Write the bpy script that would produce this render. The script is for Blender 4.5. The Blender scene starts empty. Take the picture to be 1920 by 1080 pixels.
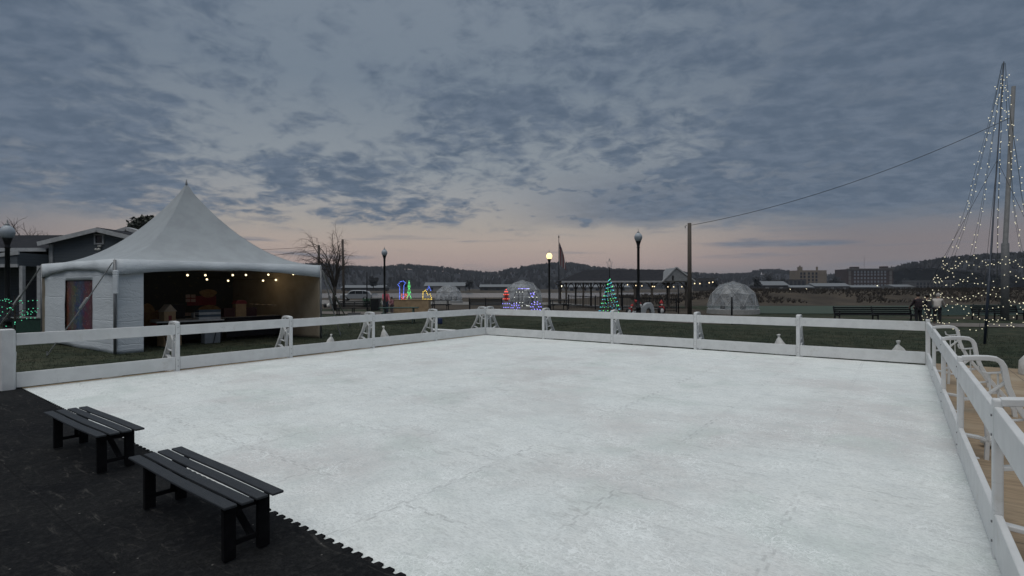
import bpy, bmesh, math, random
from mathutils import Vector, Matrix, noise
random.seed(7)
R = math.radians
PI = math.pi
sc = bpy.context.scene
col = sc.collection
F, CH = 972.0, 1.68                 # focal length in photo pixels, eye height

# ---------------------------------------------------------------- ground shape
def sm(a, b, t):
    t = max(0.0, min(1.0, (t - a) / (b - a)))
    return t * t * (3 - 2 * t)
def gz(x, y):
    z = -0.06
    z -= 0.30 * sm(14, 28, y) * sm(4, 11, x)
    z -= 0.25 * sm(45, 75, y)
    # grassy levee along the river bank
    b = sm(60, 74, y) * (1 - sm(82, 100, y))
    z += (1.75 * sm(18, 34, x) + 0.75 * sm(2, 16, x) * (1 - sm(18, 34, x))) * b
    z -= 2.6 * sm(104, 116, y) * (1 - sm(262, 285, y))
    return z
def ground_at(px, py):
    """point where the sight line through a photo pixel meets the ground"""
    dx, dz = (px - 960) / F, -(py - 540) / F
    y = 2.0
    while y < 400:
        if CH + dz * y <= gz(dx * y, y):
            return Vector((dx * y, y, gz(dx * y, y)))
        y += 0.02
    return Vector((dx * 400, 400, 0))
def at(px, py, y):
    return Vector(((px - 960) / F * y, y, CH - (py - 540) / F * y))
def stand(px, y):
    x = (px - 960) / F * y
    return Vector((x, y, gz(x, y)))

# ---------------------------------------------------------------- materials
MATS = {}
def new_mat(name):
    m = bpy.data.materials.new(name); m.use_nodes = True
    nt = m.node_tree
    return m, nt, nt.nodes['Principled BSDF']
def N(nt, typ, **kw):
    n = nt.nodes.new(typ)
    for k, v in kw.items():
        if k.startswith('i_'):
            n.inputs[k[2:].replace('_', ' ')].default_value = v
        else:
            setattr(n, k, v)
    return n
def M2(nt, op, a, b=None, c=None, clamp=False):
    n = nt.nodes.new('ShaderNodeMath'); n.operation = op; n.use_clamp = clamp
    for i, v in enumerate((a, b, c)):
        if v is None: continue
        if isinstance(v, (int, float)): n.inputs[i].default_value = v
        else: nt.links.new(v, n.inputs[i])
    return n.outputs[0]
def MIX(nt, fac, a, b, blend='MIX'):
    n = nt.nodes.new('ShaderNodeMix'); n.data_type = 'RGBA'; n.blend_type = blend
    for i, v in ((0, fac), (6, a), (7, b)):
        if isinstance(v, (int, float)): n.inputs[i].default_value = v
        elif isinstance(v, tuple): n.inputs[i].default_value = (v[0], v[1], v[2], 1)
        else: nt.links.new(v, n.inputs[i])
    return n.outputs[2]
def SS(nt, v, a, b, lo=0.0, hi=1.0):
    n = nt.nodes.new('ShaderNodeMapRange'); n.interpolation_type = 'SMOOTHSTEP'
    nt.links.new(v, n.inputs[0])
    n.inputs[1].default_value = a; n.inputs[2].default_value = b
    n.inputs[3].default_value = lo; n.inputs[4].default_value = hi
    return n.outputs[0]
def coords(nt, scale=(1, 1, 1), rot=(0, 0, 0), kind='Object'):
    tc = nt.nodes.new('ShaderNodeTexCoord'); mp = nt.nodes.new('ShaderNodeMapping')
    mp.inputs['Scale'].default_value = scale; mp.inputs['Rotation'].default_value = rot
    nt.links.new(tc.outputs[kind], mp.inputs['Vector'])
    return mp.outputs[0]
def NOISE(nt, vec, scale, detail=4, rough=0.55, dist=0.0):
    n = nt.nodes.new('ShaderNodeTexNoise')
    n.inputs['Scale'].default_value = scale; n.inputs['Detail'].default_value = detail
    n.inputs['Roughness'].default_value = rough; n.inputs['Distortion'].default_value = dist
    nt.links.new(vec, n.inputs['Vector'])
    return n.outputs[0]
def BUMP(nt, b, h, strength=0.3, dist=0.01):
    n = nt.nodes.new('ShaderNodeBump'); n.inputs['Strength'].default_value = strength
    n.inputs['Distance'].default_value = dist
    nt.links.new(h, n.inputs['Height']); nt.links.new(n.outputs[0], b.inputs['Normal'])
def mat(name, c, rough=0.6, c2=None, scale=6.0, bump=0.0, bscale=40.0, stretch=(1, 1, 1), metal=0.0, spec=0.4):
    if name in MATS: return MATS[name]
    m, nt, b = new_mat(name)
    v = coords(nt, stretch)
    if c2 is None: c2 = tuple(x * 0.78 for x in c)
    n = NOISE(nt, v, scale, 6, 0.6)
    f = SS(nt, n, 0.35, 0.68)
    nt.links.new(MIX(nt, f, c, c2), b.inputs['Base Color'])
    b.inputs['Roughness'].default_value = rough; b.inputs['Metallic'].default_value = metal
    b.inputs['Specular IOR Level'].default_value = spec
    if bump: BUMP(nt, b, NOISE(nt, v, bscale, 5), bump, 0.01)
    MATS[name] = m
    return m
def glow(name, c, s):
    m, nt, b = new_mat(name)
    b.inputs['Base Color'].default_value = (*c, 1)
    b.inputs['Emission Color'].default_value = (*c, 1)
    b.inputs['Emission Strength'].default_value = s
    MATS[name] = m
    return m

def scuffed_white():
    m, nt, b = new_mat('white_plastic'); v = coords(nt)
    c = MIX(nt, SS(nt, NOISE(nt, v, 5, 5), .35, .68), (.66, .67, .67), (.60, .61, .61))
    c = MIX(nt, SS(nt, NOISE(nt, v, 1.9, 7, .7), .58, .74, 0, .55), c, (.47, .455, .42))
    sc_ = NOISE(nt, coords(nt, (1, 1, 1), (.3, .5, .7)), 7, 3, .5, 1.4)
    line = M2(nt, 'SUBTRACT', 1.0, SS(nt, M2(nt, 'ABSOLUTE', M2(nt, 'SUBTRACT', sc_, .5)), .003, .010))
    c = MIX(nt, M2(nt, 'MULTIPLY', line, SS(nt, NOISE(nt, v, 2.3, 3), .55, .7, 0, .55)), c, (.33, .33, .32))
    nt.links.new(c, b.inputs['Base Color']); b.inputs['Roughness'].default_value = .5; b.inputs['Specular IOR Level'].default_value = .4
    BUMP(nt, b, NOISE(nt, v, 60, 5), .08, .01)
    return m
white_plastic = scuffed_white()
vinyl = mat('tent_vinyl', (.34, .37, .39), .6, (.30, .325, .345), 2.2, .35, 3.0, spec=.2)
def wrinkled(name, c):
    m, nt, b = new_mat(name); v = coords(nt)
    b.inputs['Roughness'].default_value = .6; b.inputs['Specular IOR Level'].default_value = .25
    n = NOISE(nt, v, 1.6, 5, .6); nt.links.new(MIX(nt, n, c, tuple(x * .86 for x in c)), b.inputs['Base Color'])
    q = NOISE(nt, coords(nt, (1, 1, 2.2), (.2, .15, 0)), 1.7, 3, .55, 1.2)
    cr = SS(nt, M2(nt, 'ABSOLUTE', M2(nt, 'SUBTRACT', q, .5)), 0, .05)
    q2 = NOISE(nt, coords(nt, (.6, .6, 3.2)), 3.0, 4, .6, .6)
    # fold lines left by packing, one about every 0.6 m
    s_ = nt.nodes.new('ShaderNodeSeparateXYZ'); nt.links.new(v, s_.inputs[0])
    fl_ = SS(nt, M2(nt, 'ABSOLUTE', M2(nt, 'SUBTRACT', M2(nt, 'FRACT', M2(nt, 'ADD', M2(nt, 'DIVIDE', s_.outputs[2], .62), M2(nt, 'MULTIPLY', n, .25))), .5)), 0, .035)
    h = M2(nt, 'ADD', M2(nt, 'ADD', M2(nt, 'MULTIPLY', cr, .30), q2), M2(nt, 'MULTIPLY', fl_, .45))
    BUMP(nt, b, h, .38, .03); MATS[name] = m
    return m
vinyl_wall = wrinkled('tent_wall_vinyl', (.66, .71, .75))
vinyl_in = mat('tent_wall_inside', (.30, .26, .20), .6, (.24, .205, .155), 2.0, .3, 3.0)  # same white vinyl; interior shade and warm bulb light put into the colour
strap_m = mat('strap_webbing', (.42, .43, .43), .7)
black_wood = mat('black_painted_wood', (.024, .028, .034), .55, (.036, .040, .045), 10, .5, 70, (1, 8, 8), spec=.3)
black_leg = mat('black_stained_wood', (.005, .005, .006), .8, (.009, .009, .010), 10, .3, 60, spec=.08)
black_iron = mat('black_iron', (.015, .016, .018), .45, metal=0.3)
grey_steel = mat('grey_steel', (.22, .23, .24), .5, metal=0.4)
plywood = mat('plywood', (.34, .25, .15), .7, (.25, .18, .105), 4, .2, 30, (1, 6, 1))
sackm = mat('white_sack', (.62, .62, .60), .6, (.5, .5, .48), 14, .5, 25)
pole_wood = mat('weathered_pole', (.10, .085, .07), .8, (.06, .05, .045), 6, .3, 30, (6, 6, .6))
bark = mat('bark', (.05, .042, .036), .9, (.03, .026, .022), 8, .3, 30)
twig = mat('twigs', (.045, .035, .03), .9)
leafm = mat('dark_leaves', (.035, .042, .03), .7, (.022, .028, .02), 1.2)
siding = None
trim = mat('white_trim', (.42, .43, .44), .6)
roofm = mat('dark_shingles', (.032, .033, .038), .95, (.022, .023, .028), 3, .3, 12, spec=.1)
green_paint = mat('dark_green_paint', (.022, .06, .045), .5)
dark_cloth = mat('dark_cloth', (.02, .018, .02), .9)
skin = mat('skin', (.45, .28, .21), .55)
shoe = mat('black_shoes', (.02, .02, .02), .5)

# siding: horizontal laps
def lap_siding(name, c, pitch=.14):
    m, nt, b = new_mat(name)
    v = coords(nt)
    s = nt.nodes.new('ShaderNodeSeparateXYZ'); nt.links.new(v, s.inputs[0])
    fr = M2(nt, 'FRACT', M2(nt, 'DIVIDE', s.outputs[2], pitch))
    edge = SS(nt, fr, 0.0, 0.14)
    n = NOISE(nt, v, 1.5, 5)
    c1 = MIX(nt, n, c, tuple(x * .75 for x in c))
    nt.links.new(MIX(nt, edge, tuple(x * .45 for x in c), c1), b.inputs['Base Color'])
    BUMP(nt, b, fr, .6, .02)
    b.inputs['Roughness'].default_value = .7
    MATS[name] = m
    return m
siding = lap_siding('grey_siding', (.105, .122, .14))

# ---------------------------------------------------------------- mesh builder
class MB:
    def __init__(s): s.v = []; s.f = []
    def add(s, vs, fs):
        o = len(s.v); s.v += [tuple(v) for v in vs]; s.f += [tuple(i + o for i in f) for f in fs]; return s
    def box(s, c, size, ax=None):
        c = Vector(c); hx, hy, hz = (d / 2 for d in size)
        ex, ey, ez = ax if ax else (Vector((1, 0, 0)), Vector((0, 1, 0)), Vector((0, 0, 1)))
        vs = [c + ex * (a * hx) + ey * (b * hy) + ez * (d * hz) for a in (-1, 1) for b in (-1, 1) for d in (-1, 1)]
        return s.add(vs, [(0, 1, 3, 2), (4, 6, 7, 5), (0, 4, 5, 1), (2, 3, 7, 6), (0, 2, 6, 4), (1, 5, 7, 3)])
    def bar(s, a, b, w, h, up=Vector((0, 0, 1))):
        a, b = Vector(a), Vector(b); d = b - a; L = d.length; d.normalize()
        if abs(d.dot(up)) > .98: up = Vector((1, 0, 0))
        side = d.cross(up).normalized(); u = side.cross(d)
        return s.box((a + b) / 2, (L, w, h), (d, side, u))
    def tube(s, pts, r, n=6, cap=True):
        pts = [Vector(p) for p in pts]; k = len(pts)
        rs = r if isinstance(r, (list, tuple)) else [r] * k
        o = len(s.v); prev = None
        for i, p in enumerate(pts):
            t = (pts[min(i + 1, k - 1)] - pts[max(i - 1, 0)]).normalized()
            if prev is None:
                up = Vector((0, 0, 1)) if abs(t.z) < .9 else Vector((1, 0, 0))
                a = t.cross(up).normalized()
            else:
                a = (prev - t * prev.dot(t)).normalized()
            prev = a; b = t.cross(a)
            for j in range(n):
                th = 2 * PI * j / n
                s.v.append(tuple(p + (a * math.cos(th) + b * math.sin(th)) * rs[i]))
        for i in range(k - 1):
            for j in range(n):
                q = o + i * n; s.f.append((q + j, q + (j + 1) % n, q + n + (j + 1) % n, q + n + j))
        if cap:
            s.f.append(tuple(o + j for j in range(n))[::-1]); s.f.append(tuple(o + (k - 1) * n + j for j in range(n)))
        return s
    def strip(s, pts, w, t, side):
        """rectangular section swept along pts; side = width direction"""
        pts = [Vector(p) for p in pts]; side = Vector(side).normalized(); k = len(pts); o = len(s.v)
        for i, p in enumerate(pts):
            d = (pts[min(i + 1, k - 1)] - pts[max(i - 1, 0)]).normalized(); nn = side.cross(d).normalized()
            for a, b in ((-1, -1), (1, -1), (1, 1), (-1, 1)):
                s.v.append(tuple(p + side * (a * w / 2) + nn * (b * t / 2)))
        for i in range(k - 1):
            for j in range(4):
                q = o + i * 4; s.f.append((q + j, q + (j + 1) % 4, q + 4 + (j + 1) % 4, q + 4 + j))
        s.f.append((o + 3, o + 2, o + 1, o)); q = o + (k - 1) * 4; s.f.append((q, q + 1, q + 2, q + 3))
        return s
    def lathe(s, c, prof, n=14, squash=(1, 1)):
        c = Vector(c); o = len(s.v); k = len(prof)
        for r, z in prof:
            for j in range(n):
                th = 2 * PI * j / n
                s.v.append((c.x + r * math.cos(th) * squash[0], c.y + r * math.sin(th) * squash[1], c.z + z))
        for i in range(k - 1):
            for j in range(n):
                q = o + i * n; s.f.append((q + j, q + (j + 1) % n, q + n + (j + 1) % n, q + n + j))
        s.f.append(tuple(o + j for j in range(n))[::-1]); s.f.append(tuple(o + (k - 1) * n + j for j in range(n)))
        return s
    def ball(s, c, r, sub=2, sq=(1, 1, 1), jit=0, fr=1.0):
        bm = bmesh.new(); bmesh.ops.create_icosphere(bm, subdivisions=sub, radius=1); o = len(s.v)
        for v in bm.verts:
            k = r * (1 + jit * noise.noise(v.co * fr + Vector(c)))
            s.v.append((c[0] + v.co.x * k * sq[0], c[1] + v.co.y * k * sq[1], c[2] + v.co.z * k * sq[2]))
        s.f += [tuple(v.index + o for v in f.verts) for f in bm.faces]; bm.free(); return s
    def prism(s, poly, d):
        """closed outline extruded by vector d"""
        n = len(poly); d = Vector(d); p = [Vector(q) for q in poly]
        return s.add(p + [q + d for q in p], [tuple(range(n))[::-1], tuple(range(n, 2 * n))] +
                     [(i, (i + 1) % n, n + (i + 1) % n, n + i) for i in range(n)])
    def build(s, name, m, parent=None, smooth=False, bevel=0.0, loc=None):
        me = bpy.data.meshes.new(name); me.from_pydata(s.v, [], s.f); me.update()
        bm = bmesh.new(); bm.from_mesh(me); bmesh.ops.recalc_face_normals(bm, faces=bm.faces[:]); bm.to_mesh(me); bm.free()
        me.materials.append(m)
        if smooth: me.polygons.foreach_set('use_smooth', [True] * len(me.polygons))
        o = bpy.data.objects.new(name, me); col.objects.link(o)
        if loc is not None: o.location = loc
        if parent: o.parent = parent
        if bevel:
            md = o.modifiers.new('bevel', 'BEVEL'); md.width = bevel; md.segments = 2; md.limit_method = 'ANGLE'
        return o

def tag(o, label=None, cat=None, group=None, kind=None):
    if label: o['label'] = label
    if cat: o['category'] = cat
    if group: o['group'] = group
    if kind: o['kind'] = kind
    return o
def empty(name, loc, label, cat, group=None, rz=0.0):
    o = bpy.data.objects.new(name, None); col.objects.link(o); o.location = loc; o.rotation_euler = (0, 0, rz)
    o.empty_display_size = .2
    return tag(o, label, cat, group)
def kids(o): return [c for c in col.objects if c.parent == o]
def copy_tree(o, parent=None):
    c = o.copy(); col.objects.link(c)
    if parent: c.parent = parent
    for ch in kids(o): copy_tree(ch, c)
    return c
def bulbs(points, parent, m, r=.04, limit=100):
    """each bulb a part; past the limit the rest are one part"""
    pts = sorted(points, key=lambda p: (parent.matrix_basis @ Vector(p)).y)
    first = None
    for p in pts[:limit]:
        if first is None:
            first = MB().ball((0, 0, 0), r, 1).build('bulb', m, parent, True); o = first
        else:
            o = first.copy(); col.objects.link(o)
        o.location = p
    if len(pts) > limit:
        b = MB()
        for p in pts[limit:]: b.ball(p, r, 1)
        tag(b.build('bulb', m, parent, True), kind='stuff')

# ---------------------------------------------------------------- camera
cam = bpy.data.cameras.new('camera'); cam.sensor_width = 36; cam.lens = F / 1920 * 36
cam.clip_end = 8000; cam.clip_start = .05
co = bpy.data.objects.new('camera', cam); col.objects.link(co)
co.location = (0, 0, CH); co.rotation_euler = (R(90), R(.12), 0); cam.shift_y = -1 / 1920
sc.camera = co

# ---------------------------------------------------------------- light
SUN_EL, SUN_AZ = R(70), R(215)       # high soft light from behind the viewer: thick bright cloud overhead
sun = bpy.data.lights.new('sun', 'SUN'); sun.energy = 1.5; sun.angle = R(75); sun.color = (1, .955, .89)
so = bpy.data.objects.new('sun', sun); col.objects.link(so)
sd = Vector((math.sin(SUN_AZ) * math.cos(SUN_EL), math.cos(SUN_AZ) * math.cos(SUN_EL), math.sin(SUN_EL)))
so.rotation_euler = sd.to_track_quat('Z', 'Y').to_euler()

w = bpy.data.worlds.new('World'); sc.world = w; w.use_nodes = True
nt = w.node_tree; bg = nt.nodes['Background']
tc = nt.nodes.new('ShaderNodeTexCoord')
sx = nt.nodes.new('ShaderNodeSeparateXYZ'); nt.links.new(tc.outputs['Generated'], sx.inputs[0])
X, Y, Z = sx.outputs
Zc = M2(nt, 'MAXIMUM', Z, 0.0)
den = M2(nt, 'ADD', Zc, 0.20)
cmb = nt.nodes.new('ShaderNodeCombineXYZ')
nt.links.new(M2(nt, 'DIVIDE', X, den), cmb.inputs[0]); nt.links.new(M2(nt, 'DIVIDE', Y, den), cmb.inputs[1])
P = cmb.outputs[0]
def ramp(fac, stops):
    r = nt.nodes.new('ShaderNodeValToRGB'); e = r.color_ramp.elements
    e[0].position, e[0].color = stops[0][0], (*stops[0][1], 1)
    e[1].position, e[1].color = stops[-1][0], (*stops[-1][1], 1)
    for p, c in stops[1:-1]:
        q = e.new(p); q.color = (*c, 1)
    nt.links.new(fac, r.inputs[0]); return r.outputs[0]
clear = ramp(Zc, [(0, (.15, .15, .175)), (.022, (.24, .20, .20)), (.045, (.43, .315, .285)), (.08, (.47, .37, .315)),
                  (.115, (.42, .37, .325)), (.17, (.34, .345, .35)), (.22, (.28, .31, .335)), (.36, (.19, .235, .285)), (1, (.27, .31, .37))])
side = ramp(Zc, [(0, (.11, .125, .155)), (.04, (.215, .175, .185)), (.075, (.215, .18, .188)), (.12, (.17, .19, .225)), (.25, (.15, .185, .235)), (1, (.17, .205, .255))])
# glow fades away from the sunset point, which lies a little left of straight ahead
gd = M2(nt, 'ADD', M2(nt, 'MULTIPLY', X, -.13), M2(nt, 'MULTIPLY', Y, .9915))
hl = M2(nt, 'SQRT', M2(nt, 'SUBTRACT', 1.0, M2(nt, 'MULTIPLY', Z, Z)))
ga = M2(nt, 'DIVIDE', gd, M2(nt, 'MAXIMUM', hl, .01))
glowf = SS(nt, ga, .74, .975)
clear = MIX(nt, glowf, side, clear)
nis = nt.nodes.new('ShaderNodeTexSky'); nis.sky_type = 'NISHITA'; nis.sun_disc = False
nis.sun_elevation = SUN_EL; nis.sun_rotation = SUN_AZ
ns = nt.nodes.new('ShaderNodeVectorMath'); ns.operation = 'SCALE'; ns.inputs['Scale'].default_value = .05
nt.links.new(nis.outputs[0], ns.inputs[0])
clear = MIX(nt, .12, clear, ns.outputs[0])
# clouds
def mp(scale, rot=0, off=(0, 0, 0)):
    n = nt.nodes.new('ShaderNodeMapping'); n.inputs['Scale'].default_value = scale
    n.inputs['Rotation'].default_value = (0, 0, rot); n.inputs['Location'].default_value = off
    nt.links.new(P, n.inputs['Vector']); return n.outputs[0]
small = NOISE(nt, mp((1, 1.0, 1), .5, (3, 1, 0)), 10.0, 8, .60, .45)
big = NOISE(nt, mp((1.25, .8, 1), -.45, (5.3, 2.7, 0)), 1.35, 4, .55, .6)
mid = NOISE(nt, mp((1, 1.1, 1), -.5, (1, 7, 0)), 3.6, 5, .58, .6)
dens = M2(nt, 'ADD', M2(nt, 'ADD', M2(nt, 'MULTIPLY', small, .62), M2(nt, 'MULTIPLY', mid, .52)), M2(nt, 'MULTIPLY', big, .55))
# thinner toward the glow, thicker toward the sides
dens = M2(nt, 'ADD', dens, M2(nt, 'MULTIPLY', M2(nt, 'SUBTRACT', 1.0, SS(nt, ga, .72, .99)), .16))
cov = SS(nt, dens, .745, .985)
# long flat streaks near the horizon
st = nt.nodes.new('ShaderNodeCombineXYZ')
nt.links.new(M2(nt, 'MULTIPLY', ga, 1.0), st.inputs[0])
nt.links.new(M2(nt, 'MULTIPLY', X, 2.6), st.inputs[0]); nt.links.new(M2(nt, 'MULTIPLY', Z, 34.0), st.inputs[1])
streak = NOISE(nt, st.outputs[0], 1.25, 5, .5, .25)
scov = SS(nt, streak, .54, .70, 0, .8)
low = SS(nt, M2(nt, 'ADD', Z, M2(nt, 'MULTIPLY', M2(nt, 'SUBTRACT', mid, .5), .05)), .095, .135)
bank = M2(nt, 'MULTIPLY', SS(nt, M2(nt, 'ADD', Z, M2(nt, 'MULTIPLY', M2(nt, 'SUBTRACT', mid, .5), .04)), .098, .118), M2(nt, 'SUBTRACT', 1.0, SS(nt, Z, .15, .26)))
right = SS(nt, X, -.08, .25)
cov = M2(nt, 'MAXIMUM', cov, M2(nt, 'MULTIPLY', M2(nt, 'MULTIPLY', bank, right), .9))
mask = M2(nt, 'ADD', M2(nt, 'MULTIPLY', low, cov), M2(nt, 'MULTIPLY', M2(nt, 'SUBTRACT', 1.0, low), scov), clamp=True)
hn = NOISE(nt, mp((1, 1.3, 1), .6, (2, 3, 0)), 9, 6, .6, .2)
cdark = MIX(nt, SS(nt, hn, .35, .7), (.098, .135, .19), (.14, .18, .24))
skyc = MIX(nt, mask, clear, cdark)
# the overcast is brightest overhead
zen = SS(nt, Z, .60, .95)
skyc = MIX(nt, zen, skyc, (.44, .50, .56))
# below the horizon
skyc = MIX(nt, SS(nt, Z, -.02, 0.0), (.05, .055, .06), skyc)
nt.links.new(skyc, bg.inputs['Color']); bg.inputs['Strength'].default_value = 1.0
sc.view_settings.view_transform = 'Standard'; sc.view_settings.look = 'None'
sc.view_settings.exposure = 0; sc.view_settings.gamma = 1; sc.view_settings.use_curve_mapping = False

# ---------------------------------------------------------------- rink frame
BK = Vector((-.9390, 18.38, 0)); A = Vector((.8010, -.5987, 0)); Lv = Vector((-.5987, -.8010, 0))
UP = Vector((0, 0, 1)); PAN = 2.448; SIDE = 12.24
def rk(u, v, z=0.0): return BK + A * u + Lv * v + UP * z
RZ = math.atan2(A.y, A.x)

# ---------------------------------------------------------------- ground sheet
xs = [-2600, -1600, -900, -400, -200, -120, -80, -60, -45] + [-36 + 2 * i for i in range(0, 55)] + [80, 95, 120, 160, 220, 320, 480, 700, 1200, 1800, 2600]
ys = [-60, -20, -5] + [1.5 * i for i in range(0, 88)] + [140, 170, 200, 230, 262, 268, 274, 280, 286, 300, 350, 420, 520, 700, 1000, 1600, 2600]
gm = MB()
for y in ys:
    for x in xs: gm.v.append((x, y, gz(x, y)))
nx = len(xs)
for j in range(len(ys) - 1):
    for i in range(nx - 1):
        q = j * nx + i; gm.f.append((q, q + 1, q + nx + 1, q + nx))
m, t_, b = new_mat('lawn')
v = coords(t_)
n1 = NOISE(t_, v, .5, 5, .6); n2 = NOISE(t_, v, 9, 6, .7); n3 = NOISE(t_, v, 60, 3, .7)
g = MIX(t_, SS(t_, n1, .35, .65), (.028, .042, .025), (.062, .068, .044))
g = MIX(t_, SS(t_, n2, .45, .75, 0, .6), g, (.075, .065, .040))
g = MIX(t_, SS(t_, NOISE(t_, v, .9, 6, .7), .52, .68, 0, .7), g, (.085, .072, .048))
g = MIX(t_, SS(t_, NOISE(t_, v, 3.2, 4, .7), .46, .62, 0, .85), g, (.007, .012, .006))
g = MIX(t_, SS(t_, n3, .3, .7, 0, .5), g, (.015, .022, .012))
at_ = t_.nodes.new('ShaderNodeAttribute'); at_.attribute_name = 'dry'
dry = SS(t_, M2(t_, 'ADD', at_.outputs['Fac'], M2(t_, 'MULTIPLY', M2(t_, 'SUBTRACT', n1, .5), .7)), .3, .7)
br = MIX(t_, SS(t_, NOISE(t_, v, .22, 6, .65), .35, .65), (.045, .038, .031), (.085, .070, .054))
br = MIX(t_, SS(t_, n2, .4, .7, 0, .6), br, (.035, .03, .026))
t_.links.new(MIX(t_, dry, g, br), b.inputs['Base Color'])
b.inputs['Roughness'].default_value = .95; b.inputs['Specular IOR Level'].default_value = .15
BUMP(t_, b, n2, .6, .05)
go = gm.build('ground', m, smooth=True); tag(go, kind='structure')
att = go.data.attributes.new('dry', 'FLOAT', 'POINT')
vals = []
for vtx in go.data.vertices:
    x, y = vtx.co.x, vtx.co.y
    d = sm(36, 42, y + .22 * x) if x < 40 else sm(30, 36, y)
    if x > 14: d *= 1 - sm(14, 20, x) * sm(33, 38, y) * (1 - sm(56, 62, y))
    vals.append(d)
att.data.foreach_set('value', vals)

def sheet(name, pts, m, n=40, lift=.006, kind='structure'):
    """ribbon between two polylines (a[i], b[i]) lying on the ground"""
    mb = MB(); a0, a1, b0, b1 = pts
    for i in range(n + 1):
        for k in range(7):
            p = Vector(a0).lerp(Vector(a1), i / n).lerp(Vector(b0).lerp(Vector(b1), i / n), k / 6)
            mb.v.append((p.x, p.y, gz(p.x, p.y) + lift))
    for i in range(n):
        for k in range(6):
            q = i * 7 + k; mb.f.append((q, q + 1, q + 8, q + 7))
    return tag(mb.build(name, m, smooth=True), kind=kind)
gravel = mat('path_gravel', (.15, .135, .12), .95, (.10, .09, .08), 3, .4, 40)
sheet('path', ((-60, 49, 0), (60, 20.2, 0), (-60, 45.6, 0), (60, 16.6, 0)), gravel, 120, .03)
lot = mat('lot_gravel', (.20, .19, .18), .95, (.13, .125, .12), 1.2, .4, 20)
sheet('gravel_lot', ((-60, 66, 0), (14, 48, 0), (-60, 100, 0), (14, 59, 0)), lot, 60, .04)
m, t_, b = new_mat('field_green')
v = coords(t_); n1 = NOISE(t_, v, .6, 5)
t_.links.new(MIX(t_, n1, (.025, .055, .038), (.045, .055, .038)), b.inputs['Base Color']); b.inputs['Roughness'].default_value = .95
sheet('green_field', ((17, 39, 0), (120, 30, 0), (21, 57, 0), (120, 50, 0)), m, 40, .05)
# river beyond the bank
m, t_, b = new_mat('river_water')
b.inputs['Base Color'].default_value = (.03, .035, .04, 1); b.inputs['Roughness'].default_value = .22
BUMP(t_, b, NOISE(t_, coords(t_, (1, .35, 1)), .8, 4), .4, .3)
tag(MB().add([(-900, 103, -1.25), (900, 103, -1.25), (900, 288, -1.25), (-900, 288, -1.25)], [(0, 1, 2, 3)]).build('river', m), kind='structure')

# ---------------------------------------------------------------- ice
m, t_, b = new_mat('synthetic_ice')
v = coords(t_)
s = t_.nodes.new('ShaderNodeSeparateXYZ'); t_.links.new(v, s.inputs[0])
U, V, W_ = s.outputs
n1 = NOISE(t_, v, .8, 6, .6); n2 = NOISE(t_, v, 5, 6, .65)
base = MIX(t_, SS(t_, n1, .3, .7), (.79, .83, .815), (.81, .835, .81))
base = MIX(t_, SS(t_, NOISE(t_, coords(t_, (1, 1, 1), (0, 0, .4)), .42, 4), .46, .66, 0, .9), base, (.645, .622, .605))
base = MIX(t_, SS(t_, NOISE(t_, coords(t_, (1, 1, 1), (0, 0, 1.1)), .9, 3), .52, .68, 0, .6), base, (.60, .675, .63))
base = MIX(t_, SS(t_, n2, .42, .78, 0, .5), base, (.52, .56, .565))
fine = NOISE(t_, coords(t_, (1, 2.2, 1), (0, 0, -.6)), 26, 5, .75, .5)
base = MIX(t_, SS(t_, fine, .40, .68, 0, .75), base, (.50, .53, .515))
base = MIX(t_, SS(t_, NOISE(t_, coords(t_, (2.4, 1, 1), (0, 0, .4)), 17, 4, .7, 1.0), .54, .72, 0, .5), base, (.80, .84, .835))
# sheet to sheet tone
wn = t_.nodes.new('ShaderNodeTexWhiteNoise'); wn.noise_dimensions = '2D'
cc = t_.nodes.new('ShaderNodeCombineXYZ')
t_.links.new(M2(t_, 'FLOOR', M2(t_, 'DIVIDE', M2(t_, 'ADD', U, -.084), 1.224)), cc.inputs[0])
t_.links.new(M2(t_, 'FLOOR', M2(t_, 'DIVIDE', V, 2.448)), cc.inputs[1])
t_.links.new(cc.outputs[0], wn.inputs['Vector'])
base = MIX(t_, M2(t_, 'MULTIPLY', wn.outputs[0], .13), base, (.50, .53, .54))
# smeared skate grime, mostly along one direction
gr = NOISE(t_, coords(t_, (1.0, 2.8, 1), (0, 0, -.75)), 4.2, 9, .72, .9)
gmod = SS(t_, NOISE(t_, v, .55, 3), .35, .65)
base = MIX(t_, M2(t_, 'MULTIPLY', SS(t_, gr, .48, .74), M2(t_, 'ADD', .25, M2(t_, 'MULTIPLY', gmod, .65))), base, (.44, .455, .44))
# pale scratches: thin contour lines of warped noise
def scr(scale, st, rot, wdt, dist):
    q = NOISE(t_, coords(t_, st, (0, 0, rot)), scale, 2.0, .5, dist)
    return M2(t_, 'SUBTRACT', 1.0, SS(t_, M2(t_, 'ABSOLUTE', M2(t_, 'SUBTRACT', q, .5)), wdt * .35, wdt))
s1 = M2(t_, 'MAXIMUM', scr(2.6, (1, 2.2, 1), .5, .006, 1.6), M2(t_, 'MAXIMUM', scr(4.2, (2.5, 1, 1), -.5, .009, 1.2), scr(3.4, (1, 3, 1), 1.3, .006, 2.0)))
s1 = M2(t_, 'MAXIMUM', s1, M2(t_, 'MAXIMUM', scr(9, (1, 1, 1), .2, .02, 1.5), M2(t_, 'MULTIPLY', scr(15, (1, 1.5, 1), .9, .025, 1.8), .7)))
smod = SS(t_, NOISE(t_, v, 1.7, 4), .40, .66, .22, 1)
base = MIX(t_, M2(t_, 'MULTIPLY', M2(t_, 'MULTIPLY', s1, smod), .85), base, (.90, .93, .92))
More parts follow.
